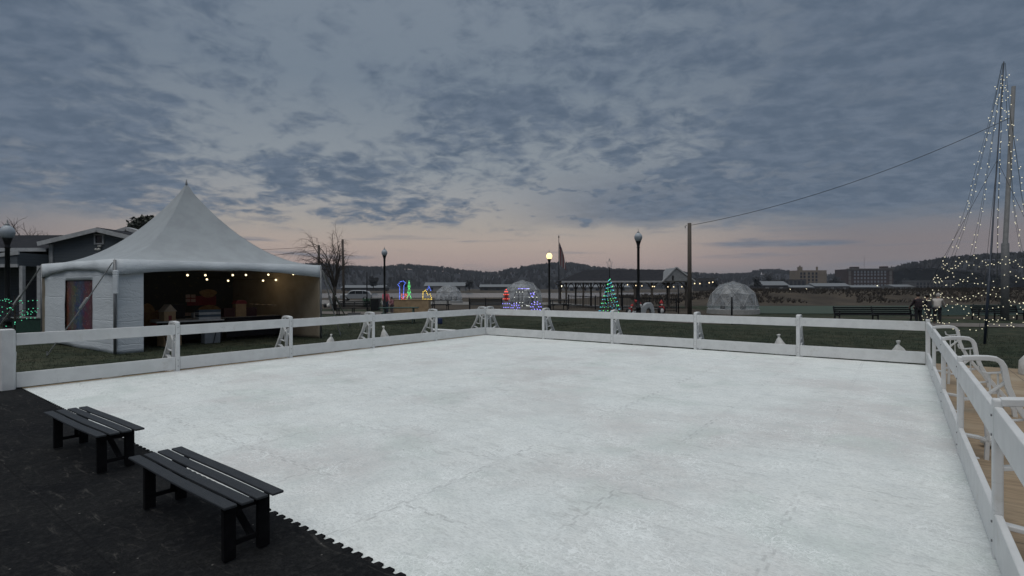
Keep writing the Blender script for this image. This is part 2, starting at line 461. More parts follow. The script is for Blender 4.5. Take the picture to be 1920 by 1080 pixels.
# dovetailed seams
def seam(q, along, per, off, tooth, td):
    sq = M2(t_, 'MAXIMUM', -1.0, M2(t_, 'MINIMUM', 1.0, M2(t_, 'MULTIPLY', 11.0, M2(t_, 'SINE', M2(t_, 'MULTIPLY', along, 2 * PI / tooth)))))
    q2 = M2(t_, 'ADD', M2(t_, 'ADD', q, off), M2(t_, 'MULTIPLY', sq, td))
    d = M2(t_, 'ABSOLUTE', M2(t_, 'SUBTRACT', M2(t_, 'FRACT', M2(t_, 'DIVIDE', q2, per)), .5))
    return M2(t_, 'SUBTRACT', 1.0, SS(t_, M2(t_, 'MULTIPLY', d, per), .005, .015))
sm1 = seam(U, V, 1.224, .528, .20, .018); sm2 = seam(V, U, 1.224, .2, .20, .018)
sb = SS(t_, NOISE(t_, v, 1.1, 5), .44, .64, .22, 1)
base = MIX(t_, M2(t_, 'MULTIPLY', M2(t_, 'MULTIPLY', M2(t_, 'MAXIMUM', sm1, sm2), sb), .38), base, (.30, .305, .30))
dots = t_.nodes.new('ShaderNodeTexVoronoi'); dots.inputs['Scale'].default_value = 1.5; t_.links.new(v, dots.inputs['Vector'])
base = MIX(t_, M2(t_, 'SUBTRACT', 1.0, SS(t_, dots.outputs['Distance'], .008, .016)), base, (.2, .2, .2))
t_.links.new(base, b.inputs['Base Color'])
b.inputs['Roughness'].default_value = .55; b.inputs['Specular IOR Level'].default_value = .3
BUMP(t_, b, gr, .12, .01)
ice = MB().add([(-.02, -.02, 0), (SIDE + .02, -.02, 0), (SIDE + .02, 12.30, 0), (-.02, 12.30, 0)], [(0, 1, 2, 3)])
io = ice.build('ice', m); io.location = BK; io.rotation_euler = (0, 0, RZ); io.scale = (1, -1, 1)
tag(io, kind='structure')
# plywood base showing as a thin tan line round the ice
pb = MB()
pb.box((SIDE / 2, -.06, -.03), (SIDE + .24, .24, .052)); pb.box((-.08, -6.1, -.031), (.2, 12.1, .05)); 
po = pb.build('plywood_base', plywood); po.location = BK; po.rotation_euler = (0, 0, RZ); tag(po, kind='structure')

# rubber mat with interlocking teeth
m, t_, b = new_mat('rubber_mat')
v = coords(t_)
n1 = NOISE(t_, v, 1.4, 7, .65); n2 = NOISE(t_, v, 18, 5, .7)
c = MIX(t_, SS(t_, n1, .35, .7), (.010, .0108, .0125), (.020, .0205, .021))
c = MIX(t_, SS(t_, n2, .45, .75, 0, .8), c, (.034, .034, .034))
scf = NOISE(t_, coords(t_, (1, 5, 1), (0, 0, .5)), 2.4, 7, .72, .8)
c = MIX(t_, SS(t_, NOISE(t_, v, 55, 3, .8), .45, .6, 0, .5), c, (.004, .0045, .005))
c = MIX(t_, SS(t_, scf, .55, .76, 0, .8), c, (.095, .09, .084))
vo = t_.nodes.new('ShaderNodeTexVoronoi'); vo.inputs['Scale'].default_value = 7; t_.links.new(v, vo.inputs['Vector'])
c = MIX(t_, M2(t_, 'SUBTRACT', 1.0, SS(t_, vo.outputs['Distance'], .03, .06)), c, (.13, .125, .12))
s = t_.nodes.new('ShaderNodeSeparateXYZ'); t_.links.new(v, s.inputs[0])
def msm(q, per, off):
    d = M2(t_, 'ABSOLUTE', M2(t_, 'SUBTRACT', M2(t_, 'FRACT', M2(t_, 'DIVIDE', M2(t_, 'ADD', q, off), per)), .5))
    return M2(t_, 'SUBTRACT', 1.0, SS(t_, M2(t_, 'MULTIPLY', d, per), .003, .009))
c = MIX(t_, M2(t_, 'MULTIPLY', M2(t_, 'MAXIMUM', msm(s.outputs[0], 1.22, .2), msm(s.outputs[1], 1.22, .3)), .35), c, (.003, .003, .004))
t_.links.new(c, b.inputs['Base Color']); b.inputs['Roughness'].default_value = .95
b.inputs['Specular IOR Level'].default_value = .07
BUMP(t_, b, n2, .5, .01)
mt = MB(); E0 = 12.15; T = .10
u = -4.0; top = []
while u < 14:
    top += [(u, E0), (u + T * .1, E0 - .035), (u + T * .55, E0 - .035), (u + T * .65, E0)]
    u += T
pr = [(p, -q, .012) for p, q in top]
for i in range(len(pr) - 1):
    a0, a1 = pr[i], pr[i + 1]
    mt.add([a0, a1, (a1[0], -(E0 + .002), .012), (a0[0], -(E0 + .002), .012)], [(0, 1, 2, 3)]) if not (a0[1] == a1[1] == -E0) else None
    mt.add([a0, a1, (a1[0], a1[1], -.02), (a0[0], a0[1], -.02)], [(0, 1, 2, 3)])
mt.add([(-4, -(E0 + .002), .012), (14, -(E0 + .002), .012), (14, -24, .012), (-4, -24, .012)], [(0, 1, 2, 3)])
mo = mt.build('rubber_mat', m); mo.location = BK; mo.rotation_euler = (0, 0, RZ); tag(mo, kind='structure')

# plywood deck to the right
m, t_, b = new_mat('deck_plywood')
v = coords(t_)
s = t_.nodes.new('ShaderNodeSeparateXYZ'); t_.links.new(v, s.inputs[0])
gr = NOISE(t_, coords(t_, (1.2, 9, 1)), 2.2, 8, .68, 1.4)
c = MIX(t_, SS(t_, gr, .3, .7), (.34, .255, .165), (.20, .145, .09))
c = MIX(t_, SS(t_, NOISE(t_, v, .8, 4), .45, .75, 0, .6), c, (.42, .36, .27))
def msm2(q, per, off):
    d = M2(t_, 'ABSOLUTE', M2(t_, 'SUBTRACT', M2(t_, 'FRACT', M2(t_, 'DIVIDE', M2(t_, 'ADD', q, off), per)), .5))
    return M2(t_, 'SUBTRACT', 1.0, SS(t_, M2(t_, 'MULTIPLY', d, per), .003, .009))
c = MIX(t_, M2(t_, 'MULTIPLY', M2(t_, 'MAXIMUM', msm2(s.outputs[0], 1.22, .5), msm2(s.outputs[1], 2.44, .9)), .85), c, (.06, .045, .03))
t_.links.new(c, b.inputs['Base Color']); b.inputs['Roughness'].default_value = .75
dk = MB().box((15.2, -6.6, -.029), (5.86, 14.2, .05))
do = dk.build('deck', m); do.location = BK; do.rotation_euler = (0, 0, RZ); tag(do, kind='structure')

# ---------------------------------------------------------------- rink fences
def brace_mb(o, out, along, th=.095):
    """moulded plastic stand: arched outer leg, inner leg and ribs, in the plane (out, z)"""
    mb = MB()
    def q(d, z): return o + out * d + UP * z
    outer = [(.015, .968), (.12, .980), (.21, .984), (.262, .978), (.295, .955), (.315, .915), (.325, .85), (.345, .72), (.385, .60), (.45, .47), (.55, .32), (.64, .2), (.70, .08), (.715, -.055)]
    mb.strip([q(*p) for p in outer], th, .046, along)
    mb.strip([q(*p) for p in ((.02, .70), (.10, .69), (.155, .58), (.19, .42), (.20, .2), (.19, -.055))], th * .7, .034, along)
    mb.strip([q(*p) for p in ((.02, .21), (.13, .20), (.24, .17), (.34, .205), (.45, .27), (.56, .29))], th * .7, .030, along)
    mb.strip([q(*p) for p in ((.02, .56), (.12, .585), (.2, .63), (.27, .70), (.335, .77))], th * .6, .026, along)
    mb.strip([q(*p) for p in ((.02, .0), (.2, -.03), (.45, -.035), (.70, -.03))], th * .8, .032, along)
    # stiffening rods and the small bracket that holds them
    for d in (.215, .275): mb.tube([q(d, .84), q(d + .01, .36)], .010, 5)
    mb.strip([q(.15, .90), q(.16, .85), q(.20, .835), q(.29, .85), q(.315, .87)], th * .5, .018, along)
    mb.strip([q(.19, .40), q(.30, .385), q(.46, .42)], th * .5, .018, along)
    return mb
def post_mb(o, out, along, h=1.0):
    mb = MB()
    mb.box(o + UP * (h / 2 - .03), (.050, .080, h + .03), (out, along, UP))
    return mb
def bolts(o, out, ps):
    for z in (.10, .22, .76, .88):
        MB().tube([o - out * .024 + UP * z, o - out * .032 + UP * z], .008, 6).build('bolt', grey_steel, ps)
fr_rnd = random.Random(9)
def fence(p0, d, n, out, label, skip_first=False, skip_last=False, ends=()):
    f = empty('rink_fence', p0, label, 'fence')
    for i in range(n + 1):
        o = d * (PAN * i)
        if not ((i == 0 and skip_first) or (i == n and skip_last)):
            ps = post_mb(o, out, d).build('post', white_plastic, f, bevel=.012)
            bolts(o, out, ps)
            if i not in ends: brace_mb(o, out, d).build('brace', white_plastic, ps, bevel=.010)
        if i < n:
            a, b_ = o + d * .043, o + d * (PAN - .043)
            if i == 0 and skip_first: a = o + d * .085
            j1, j2, j3 = (fr_rnd.uniform(-.008, .008) for _ in range(3))
            MB().bar(a + UP * (.835 + j1), b_ + UP * (.835 + j2), .042, .20).build('top_rail', white_plastic, f, bevel=.008)
            MB().bar(a + UP * (.155 + j3), b_ + UP * (.155 + j1), .042, .25).build('bottom_rail', white_plastic, f, bevel=.008)
    return f
fl = fence(rk(0, 0), Lv, 5, -A, 'white rail fence on the tent side of the rink', ends=(5,))
# heavier squared gate post at the open end
o = Lv * (PAN * 5) - A * .05
gp = MB(); gp.box(o + UP * .49 + Lv * .06, (.20, .17, 1.04), (A, Lv, UP))
g1 = gp.build('end_post', white_plastic, fl, bevel=.018)
MB().strip([o - A * .10 + UP * .62, o - A * .15 + UP * .45, o - A * .19 + UP * .25, o - A * .20 + UP * -.05], .15, .06, Lv).build('brace', white_plastic, g1, bevel=.01)
fb = fence(rk(0, 0), A, 5, -Lv, 'white rail fence along the far side of the rink, in front of the long lawn', skip_first=False, ends=(5,))
for ch in kids(fb):     # the corner post belongs to the tent-side run; only its brace shows on this run
    if ch.name.startswith('post') and ch.data.vertices[0].co.length < 1.2 and abs(ch.data.vertices[0].co.x) < .2:
        for c2 in kids(ch):
            if c2.name.startswith('bolt'): bpy.data.objects.remove(c2)
        ch.location = (-Lv) * .084 + A * .0
        break
fr = fence(rk(SIDE, 0), Lv, 5, A, 'white rail fence beside the plywood deck, running up close to the viewer', skip_first=True)

# ---------------------------------------------------------------- slatted benches at the rink edge
def make_bench():
    be = empty('slat_bench', (0, 0, 0), 'low black slatted bench nearer to the viewer, at the edge of the rubber mat', 'bench', 'black slatted benches on the mat')
    Lh, H = .788, .36
    for i in range(4):
        y = -.147 + i * .098
        mb = MB(); n = 8
        mb.strip([(-Lh + 2 * Lh * k / n + (.012 if i % 2 else 0), y + .002 * math.sin(k + i), H - .009 - (.006 * math.sin(PI * k / n) if i < 2 else .003)) for k in range(n + 1)], .076, .017, (0, 1, 0))
        mb.build('slat', black_wood, be, bevel=.005)
    for x in (-.53, .72):
        for y in (-.128, .085):
            MB().box((x, y, (H - .024) / 2 + .006), (.038, .074, H - .036)).build('leg', black_leg, be, bevel=.004)
        MB().bar((x + .03 * (-1 if x > 0 else 1), -.09, H - .05), (x + .03 * (-1 if x > 0 else 1), .13, H - .05), .028, .05).build('cross_bar', black_leg, be)
        MB().bar((x, -.09, .10), (x, .05, .10), .02, .03).build('stretcher', black_leg, be)
        s_ = -1 if x > 0 else 1
        MB().bar((x + s_ * .20, -.03, H - .04), (x + s_ * .02, .02, .10), .035, .026).build('diagonal_brace', black_leg, be)
    return be
bench = make_bench()
def bench_at(o, corners, zs=.36):
    pts = [Vector(((px - 960) / F, 1, 0)) * (F * (CH - zs) / (py - 541)) for px, py in corners]
    c = sum(pts, Vector()) / 4
    d = ((pts[0] - pts[2]) + (pts[1] - pts[3])).normalized()
    o.location = (c.x, c.y, .012); o.rotation_euler = (0, 0, math.atan2(d.y, d.x))
bench_at(bench, [(420, 957.6), (529, 921), (241, 860), (338, 839)])
b2 = copy_tree(bench); bench_at(b2, [(190.6, 820), (264.5, 806), (79.7, 774), (161, 762)])
b2['label'] = 'low black slatted bench farther away, nearer the tent-side end of the fence'

# ---------------------------------------------------------------- white sand sacks along the fences
def sack(px, p0, d, off_dir, off, h, wd, label, lean=0.0, neck=True, seed=0):
    # on a line parallel to the fence
    o = p0 + off_dir * off; k = (px - 960) / F
    t = (k * o.y - o.x) / (d.x - k * d.y); p = o + d * t
    z0 = gz(p.x, p.y) if off_dir is not None else 0
    mb = MB()
    prof = [(.02, 0), (wd * .95, .01), (wd * 1.04, .08 * h / .5), (wd * 1.02, .18 * h / .5), (wd * .88, .27 * h / .5), (wd * .58, .35 * h / .5), (wd * .30, .405 * h / .5), (wd * .15, .43 * h / .5)]
    if neck: prof += [(wd * .14, .445 * h / .5), (wd * .20, .47 * h / .5), (wd * .27, .50 * h / .5), (wd * .10, .505 * h / .5)]
    n = 20
    mb.lathe((0, 0, 0), prof, n, (1, .75))
    for i, q in enumerate(mb.v):
        v_ = Vector(q); nn = noise.noise(v_ * 7 + Vector((seed * 3.1, 0, 0)))
        s_ = 1 + .22 * nn + .05 * math.sin(7 * math.atan2(v_.y, v_.x) + seed) * min(1, v_.z / h * 1.4)
        mb.v[i] = (v_.x * s_ + lean * v_.z, v_.y * s_, v_.z * (1 + .06 * nn))
    o_ = mb.build('sand_sack', sackm, None, True, loc=(p.x, p.y, z0 - .005))
    o_.rotation_euler = (0, 0, seed * 1.3)
    tag(o_, label, 'sack', 'white sand sacks weighing down the fence')
    return p
sack(617, rk(0, 0), Lv, -A, .35, .52, .15, 'white tied sand sack with a floppy top, closest to the tent corner', .18, seed=1)
sack(722, rk(0, 0), Lv, -A, .35, .60, .145, 'upright white tied sand sack between the sign board and the picnic table', .12, seed=2)
sack(412, rk(0, 0), Lv, -A, .55, .30, .17, 'rounded white sack just peeping over the bottom rail before the tent opening', 0, False, seed=3)
sack(209, rk(0, 0), Lv, -A, .30, .275, .2, 'flat white sack barely rising over the bottom rail before the closed tent wall', 0, False, seed=4)
sack(1197, rk(0, 0), A, -Lv, .40, .34, .17, 'small crumpled white sack behind the far fence below the penguin slide', .1, False, seed=5)
sack(1466, rk(0, 0), A, -Lv, .35, .52, .20, 'white sack slumped to one side against a post of the far fence', .38, seed=6)
sack(1684, rk(0, 0), A, -Lv, .32, .53, .165, 'plump white tied sack on the lawn near the fence corner by the bench', 0, seed=7)
sack(1931, rk(SIDE + 1.6, 0), A, Lv, .35, .58, .21, 'tall white sack standing at the back edge of the plywood deck', 0, seed=8)
mb = MB().ball((0, 0, .07), .2, 3, (1.25, .8, .42), .3, 2.0)
o = mb.build('sand_sack', sackm, None, True, loc=rk(SIDE + .45, 6.75, -.004)); o.rotation_euler = (0, 0, RZ + .5)
tag(o, 'flat white sack lying on the plywood under a fence brace', 'sack', 'white sand sacks weighing down the fence')
# white board lying on the lawn behind the far corner of the tent-side run
p = ground_at(832, 622.5)
mb = MB(); mb.box((0, 0, .05), (.95, .55, .06)); o = mb.build('white_board', white_plastic, None, bevel=.01, loc=p); o.rotation_euler = (0, R(4), .15)
tag(o, 'flat white board lying on the grass behind the fence', 'board')
# grey timber step at the edge of the deck
p = rk(13.55, 6.6, -.004)
e = empty('timber_step', p, 'grey timber step block at the right edge of the plywood deck', 'step', rz=RZ)
gw = mat('grey_timber', (.22, .21, .2), .8, (.16, .155, .15), 5, .3, 30, (8, 1, 1))
MB().box((.3, 0, .60), (.62, .30, .05)).build('tread', gw, e, bevel=.006)
for s_ in (-.27, .27): MB().box((.3 + s_, 0, .2875), (.05, .26, .575)).build('leg', gw, e)

# ---------------------------------------------------------------- tent
TN = Vector((-10.45, 13.64, -.06)); TL = Vector((-15.05, 16.6, -.06)); TR = Vector((-6.60, 17.9, -.06)); TF = TL + TR - TN
TC = (TL + TR) / 2; EZ = 2.46; PZ = 5.1
tent = empty('frame_tent', TC, 'white peaked frame tent with one open side and string lights inside', 'tent')
def tl(p): return Vector(p) - TC
corners = [TN, TR, TF, TL]
mb = MB(); nt_, ns_ = 18, 14
for k in range(4):
    a, b_ = tl(corners[k]), tl(corners[(k + 1) % 4])
    o = len(mb.v)
    for i in range(nt_ + 1):
        t = i / nt_ ; tt = max(t, .012)
        for j in range(ns_ + 1):
            e_ = a.lerp(b_, j / ns_)
            mid_ = 1 - (2 * j / ns_ - 1) ** 2
            z = EZ + .06 + (PZ - EZ) * (1 - t) ** 2.0 - .09 * mid_ * math.sin(PI * t) * (1 - t)
            z += .012 * math.sin(j * 2.1 + k) * t * (1 - t)
            mb.v.append((e_.x * tt, e_.y * tt, z))
    for i in range(nt_):
        for j in range(ns_):
            q = o + i * (ns_ + 1) + j; mb.f.append((q, q + 1, q + ns_ + 2, q + ns_ + 1))
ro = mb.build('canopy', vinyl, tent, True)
bm = bmesh.new(); bm.from_mesh(ro.data); bmesh.ops.remove_doubles(bm, verts=bm.verts[:], dist=.004)
for e_ in bm.edges:
    if len(e_.link_faces) == 2 and e_.link_faces[0].normal.angle(e_.link_faces[1].normal, 0) > R(14): e_.smooth = False
bm.to_mesh(ro.data); bm.free()
MB().tube([(0, 0, PZ - .05), (0, 0, PZ + .25)], [.05, .015], 8).build('finial', grey_steel, tent, True)
for k in range(4):
    a, b_ = tl(corners[k]), tl(corners[(k + 1) % 4])
    outn = (b_ - a).cross(UP).normalized()
    va = MB(); n = 28
    for j in range(n + 1):
        t = j / n; p = a.lerp(b_, t) + outn * .012
        depth = .24 + .20 * (2 * t - 1) ** 2 + .006 * math.sin(t * 31)
        wob = .02 * math.sin(t * 19 + k) + .012 * math.sin(t * 47)
        for q, (zz, ww) in enumerate(((EZ + .06, .0), (EZ + .03 - depth * .5, .6), (EZ + .06 - depth, 1.0))):
            va.v.append((p.x + outn.x * wob * ww, p.y + outn.y * wob * ww, zz))
    for j in range(n):
        for q in range(2):
            i = j * 3 + q; va.f.append((i, i + 3, i + 4, i + 1))
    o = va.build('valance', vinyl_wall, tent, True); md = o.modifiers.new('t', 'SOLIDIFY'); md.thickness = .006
    MB().tube([a + UP * EZ * 0, a + UP * (EZ + .03)], .035, 8).build('pole', grey_steel, tent, True)
def wall(a, b_, t0, t1, m, name='side_wall', inset=.05, ztop=EZ - .05, zbot=.0, folds=.035, seed=0, hole=None, lift=None):
    a, b_ = tl(a), tl(b_); outn = (b_ - a).cross(UP).normalized()
    n, mz = 60, 22; mb = MB()
    for j in range(n + 1):
        t = t0 + (t1 - t0) * j / n; p = a.lerp(b_, t)
        for i in range(mz + 1):
            f = i / mz; zl = zbot
            if lift: zl = lift(t)
            z = zl + (ztop - zl) * f
            wv = folds * noise.noise(Vector((t * 9 + seed, f * 1.2, 0))) + folds * .6 * noise.noise(Vector((t * 3 + seed, f * 5, 4)))
            wv *= .3 + .7 * (1 - f * .8)
            mb.v.append((p.x + outn.x * (wv - inset), p.y + outn.y * (wv - inset), z))
    for j in range(n):
        t = t0 + (t1 - t0) * (j + .5) / n
        for i in range(mz):
            z = zbot + (ztop - zbot) * (i + .5) / mz
            if hole and hole[0] < t < hole[1] and hole[2] < z < hole[3]: continue
            q = j * (mz + 1) + i; mb.f.append((q, q + mz + 1, q + mz + 2, q + 1))
    o = mb.build(name, m, tent, True); md = o.modifiers.new('t', 'SOLIDIFY'); md.thickness = .005
    return o
wall(TL, TN, .0, 1.0, vinyl_wall, seed=3, hole=(.34, .70, .42, 1.98), lift=lambda t: .10 * math.sin(PI * min(1, t * 1.1)) ** 2 * (.6 + .4 * math.sin(t * 9)) - .01)
wall(TN, TR, .0, .112, vinyl_wall, seed=9, folds=.02)
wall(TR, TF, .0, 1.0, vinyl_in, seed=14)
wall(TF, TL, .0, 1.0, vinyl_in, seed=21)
# rolled flap tied at the near corner
p = tl(TN) + UP * 1.9
MB().box(p + Vector((.10, -.10, .0)), (.14, .06, .62)).build('rolled_flap', vinyl_wall, tent, bevel=.02)
# guy straps
def guy(a, b_, label):
    mb = MB(); a, b_ = Vector(a), Vector(b_)
    d = (b_ - a); side_ = d.cross(UP).normalized()
    e_ = empty('guy_strap', b_, label, 'tent strap', 'ratchet straps holding the tent down')
    MB().strip([a - b_, (a - b_) * .5 - UP * .03, Vector((0, 0, .02))], .05, .008, side_).build('webbing', strap_m, e_)
    MB().bar((a - b_) * .62, (a - b_) * .50, .085, .05).build('ratchet', strap_m, e_, bevel=.01)
    MB().tube([Vector((0, 0, -.05)), Vector((0, 0, .12))], .015, 6).build('stake', grey_steel, e_)
guy(TN + UP * 2.42 + Vector((-.02, -.05, 0)), ground_at(88, 667), 'pale strap slanting across the closed tent wall to a stake in the lawn')
guy(TL + UP * 2.42 + Vector((-.05, 0, 0)), ground_at(-22, 640), 'pale strap from the tent corner down past the green lit shrub')
guy(TR + UP * 2.35 + Vector((.05, 0, 0)), ground_at(638, 630), 'pale strap leaning down at the open end of the tent, longer of two')
guy(TR + UP * 2.30 + Vector((.05, .05, 0)), ground_at(657, 612), 'shorter pale strap from the open end of the tent, ending nearer the picnic table')

# colourful banner filling the opening of the closed wall
m, t_, b = new_mat('patchwork_print')
v = coords(t_)
s = t_.nodes.new('ShaderNodeSeparateXYZ'); t_.links.new(v, s.inputs[0])
ph = NOISE(t_, v, 5.0, 5, .75, 2.2)
rr = t_.nodes.new('ShaderNodeValToRGB'); e_ = rr.color_ramp.elements
e_[0].position, e_[0].color = 0, (.11, .04, .028, 1); e_[1].position, e_[1].color = 1, (.075, .022, .032, 1)
for p_, c_ in ((.22, (.24, .09, .05)), (.36, (.10, .045, .05)), (.48, (.20, .15, .10)), (.56, (.05, .08, .17)), (.68, (.07, .12, .22)), (.80, (.05, .045, .10)), (.88, (.20, .05, .07))):
    q = e_.new(p_); q.color = (*[x_ * .62 for x_ in c_], 1)
t_.links.new(M2(t_, 'ADD', M2(t_, 'MULTIPLY', s.outputs[0], .44), M2(t_, 'ADD', -.18, M2(t_, 'MULTIPLY', ph, .7))), rr.inputs[0])
vo = t_.nodes.new('ShaderNodeTexVoronoi'); vo.inputs['Scale'].default_value = 13; t_.links.new(v, vo.inputs['Vector'])
cc_ = MIX(t_, SS(t_, vo.outputs['Distance'], .12, .3, .55, 0), rr.outputs[0], (.36, .30, .26))
vc = t_.nodes.new('ShaderNodeTexVoronoi'); vc.inputs['Scale'].default_value = 4.5; t_.links.new(v, vc.inputs['Vector'])
cc_ = MIX(t_, .28, cc_, MIX(t_, 1.0, cc_, vc.outputs['Color'], 'OVERLAY'))
t_.links.new(cc_, b.inputs['Base Color']); b.inputs['Roughness'].default_value = .6
dd = (TN - TL).normalized(); outn = dd.cross(UP).normalized()
p = TL.lerp(TN, .31) - outn * .085
bn = MB(); n = 24
for j in range(n + 1):
    for i in range(9):
        bn.v.append((j / n * 2.4, .012 * math.sin(j * .8) * (1 - i / 16), .36 + i / 8 * 1.74))
for j in range(n):
    for i in range(8):
        q = j * 9 + i; bn.f.append((q, q + 9, q + 10, q + 1))
o = bn.build('banner', m, None, True, loc=(p.x, p.y, -.06)); o.rotation_euler = (0, 0, math.atan2(dd.y, dd.x))
md = o.modifiers.new('t', 'SOLIDIFY'); md.thickness = .006
tag(o, 'colourful red, gold and blue printed banner hung in the opening of the closed tent wall', 'banner')

# dark festive backdrop inside, along the rear wall
m, t_, b = new_mat('festive_backdrop')
v = coords(t_)
c = MIX(t_, SS(t_, NOISE(t_, v, 9, 5, .7), .55, .75), (.016, .022, .018), (.10, .085, .035))
t_.links.new(c, b.inputs['Base Color']); b.inputs['Roughness'].default_value = .7
bd0, bd1 = TL.lerp(TF, .06), TL.lerp(TF, .98)
dd = (bd1 - bd0).normalized(); inn = UP.cross(dd).normalized() * -1
if inn.dot(TC - bd0) < 0: inn = -inn
p = bd0 + inn * .22; Lb = (bd1 - bd0).length
e = empty('festive_backdrop', p, 'dark printed holiday backdrop standing inside the tent behind the tables', 'backdrop', rz=math.atan2(dd.y, dd.x))
MB().box((Lb / 2, 0, 1.2), (Lb, .03, 2.36)).build('panel', m, e)
sgn = 1 if (Matrix.Rotation(math.atan2(dd.y, dd.x), 3, 'Z') @ Vector((0, 1, 0))).dot(inn) > 0 else -1
tan_p = mat('tan_print', (.32, .22, .10), .8, (.22, .12, .06), 8); red_p = mat('red_print', (.20, .035, .04), .8); pale_p = mat('pale_print', (.45, .34, .30), .8)
def spot(mb, x, z, rx, rz_, n=16):
    mb.prism([(x + rx * math.cos(2 * PI * i / n) * (1 + .12 * math.sin(3 * 2 * PI * i / n)), sgn * .017, z + rz_ * math.sin(2 * PI * i / n)) for i in range(n)], (0, sgn * .006, 0))
def bpx(px):
    k = (px - 960) / F; t = (k * p.y - p.x) / (dd.x - k * dd.y); return t
def bz(px, py):
    t = bpx(px); yy = (p + dd * t).y; return CH - (py - 541) / F * yy + .06
mb = MB()
for x_, y_, a_, c_ in ((390, 551, .30, .16), (392, 588, .42, .33), (276, 590, .22, .40), (333, 593, .16, .14), (296, 592, .16, .2)): spot(mb, bpx(x_), bz(x_, y_), a_, c_)
mb.build('tan_ornament', tan_p, e)
mb = MB(); x_, z_ = bpx(378), bz(378, 562); mb.box((x_, sgn * .02, z_ - .05), (1.0, .006, .36)); x_, z_ = bpx(289), bz(289, 598); mb.box((x_, sgn * .02, z_), (.7, .006, .5)); mb.build('red_ribbon', red_p, e)
mb = MB()
for x_, y_ in ((352, 556), (362, 556), (352, 564), (362, 564), (349, 590), (358, 590)): mb.box((bpx(x_), sgn * .026, bz(x_, y_)), (.15, .006, .12))
mb.build('pale_parcel', pale_p, e)
# lit sections of rear wall already stand as side walls; tables along the opening
def folding_table(p, rz, L, label, cloth=None):
    e_ = empty('folding_table', p, label, 'table', 'folding tables in the tent', rz)
    MB().box((0, 0, .735), (L, .75, .04)).build('tabletop', mat('grey_laminate', (.42, .42, .42), .5), e_, bevel=.008)
    for sx_ in (-1, 1):
        x = sx_ * (L / 2 - .3)
        MB().tube([(x, -.3, 0), (x + .08 * sx_, -.28, .36), (x, -.05, .71)], .014, 6).tube([(x, .3, 0), (x + .08 * sx_, .28, .36), (x, .05, .71)], .014, 6).build('leg', black_iron, e_)
    if cloth:
        MB().box((0, -.381, .42), (L + .01, .008, .66)).build('cloth_skirt', cloth, e_)
    return e_
dn = (TR - TN).normalized(); rzt = math.atan2(dn.y, dn.x); innr = UP.cross(dn)
t1 = TN.lerp(TR, .36) + innr * 1.3
folding_table(t1, rzt, 1.83, 'folding table with a bare grey top just inside the tent opening')
t2 = TN.lerp(TR, .74) + innr * 2.2
folding_table(t2, rzt, 1.83, 'folding table under a dark cloth skirt deeper inside the tent', dark_cloth)
t3 = t2 + dn * -1.95
folding_table(t3, rzt, 1.83, 'folding table under a dark cloth skirt next to the stacked boxes', dark_cloth)
# items on the tables
bx_w = mat('white_card', (.40, .41, .42), .6); bx_b = mat('blue_card', (.06, .09, .12), .6); card = mat('brown_card', (.34, .23, .13), .8)
tt = t1 + dn * .55 + UP * .755
e = empty('box_stack', tt, 'flat white and blue boxes in a short stack on the grey table', 'boxes', rz=rzt)
for i in range(4): MB().box((.01 * (i % 2), 0, .04 + i * .075), (.62, .4, .07)).build('box', bx_w if i % 2 == 0 else bx_b, e, bevel=.004)
def gable_house(p, s, label):
    e_ = empty('toy_house', p, label, 'ornament', rz=rzt + .3)
    MB().box((0, 0, .14 * s), (.34 * s, .26 * s, .28 * s)).build('wall', card, e_, bevel=.004)
    MB().prism([(-.2 * s, -.15 * s, .281 * s), (.2 * s, -.15 * s, .281 * s), (0, -.15 * s, .5 * s)], (0, .3 * s, 0)).build('roof', mat('icing', (.34, .27, .2), .6), e_)
    MB().box((0, -.135 * s, .08 * s), (.09 * s, .012 * s, .16 * s)).build('door', red_p, e_)
gable_house(t1 - dn * .55 + UP * .755, 1.0, 'small tan toy house with a pale roof edge on the grey table')
e = empty('toy_castle', t2 - dn * .35 + UP * .755, 'brown cardboard toy castle with a tower on the dark clothed table', 'ornament', rz=rzt)
MB().box((0, 0, .22), (.34, .3, .44)).build('tower', card, e, bevel=.005)
MB().prism([(-.2, -.17, .441), (.2, -.17, .441), (.13, -.17, .56), (-.13, -.17, .56)], (0, .34, 0)).build('roof', red_p, e)
MB().box((.36, .02, .15), (.36, .26, .30)).box((-.36, .02, .15), (.36, .26, .30)).build('wing', mat('maroon_card', (.06, .025, .025), .8), e, bevel=.005)
aw = MB(); n = 16
aw.strip([(.30 + i / n * .85, -.17, .42 - .05 * i / n + .012 * math.sin(i * 1.6)) for i in range(n + 1)], .3, .015, (0, 1, 0)); aw.build('awning', mat('icing', (.34, .27, .2), .6), e)
e = tag(MB().box((0, 0, .09), (.42, .3, .18)).build('storage_box', bx_w, None, bevel=.03, loc=t3 + dn * .35 + UP * .755), 'pale lidded storage box on the dark clothed table', 'box'); e.rotation_euler = (0, 0, rzt)
e = tag(MB().box((0, 0, .2), (.45, .36, .4)).box((0, 0, .41), (.48, .39, .03)).build('plastic_tub', mat('grey_tub', (.20, .22, .24), .5), None, bevel=.02, loc=t1 + dn * .62 + innr * -.05), 'pale plastic tub on the grass under the grey table', 'tub'); e.rotation_euler = (0, 0, rzt)
e = tag(MB().box((0, 0, .15), (.5, .4, .30)).build('cardboard_box', card, None, bevel=.01, loc=t1 - dn * .5), 'brown cardboard box on the grass under the grey table', 'box'); e.rotation_euler = (0, 0, rzt + .2)
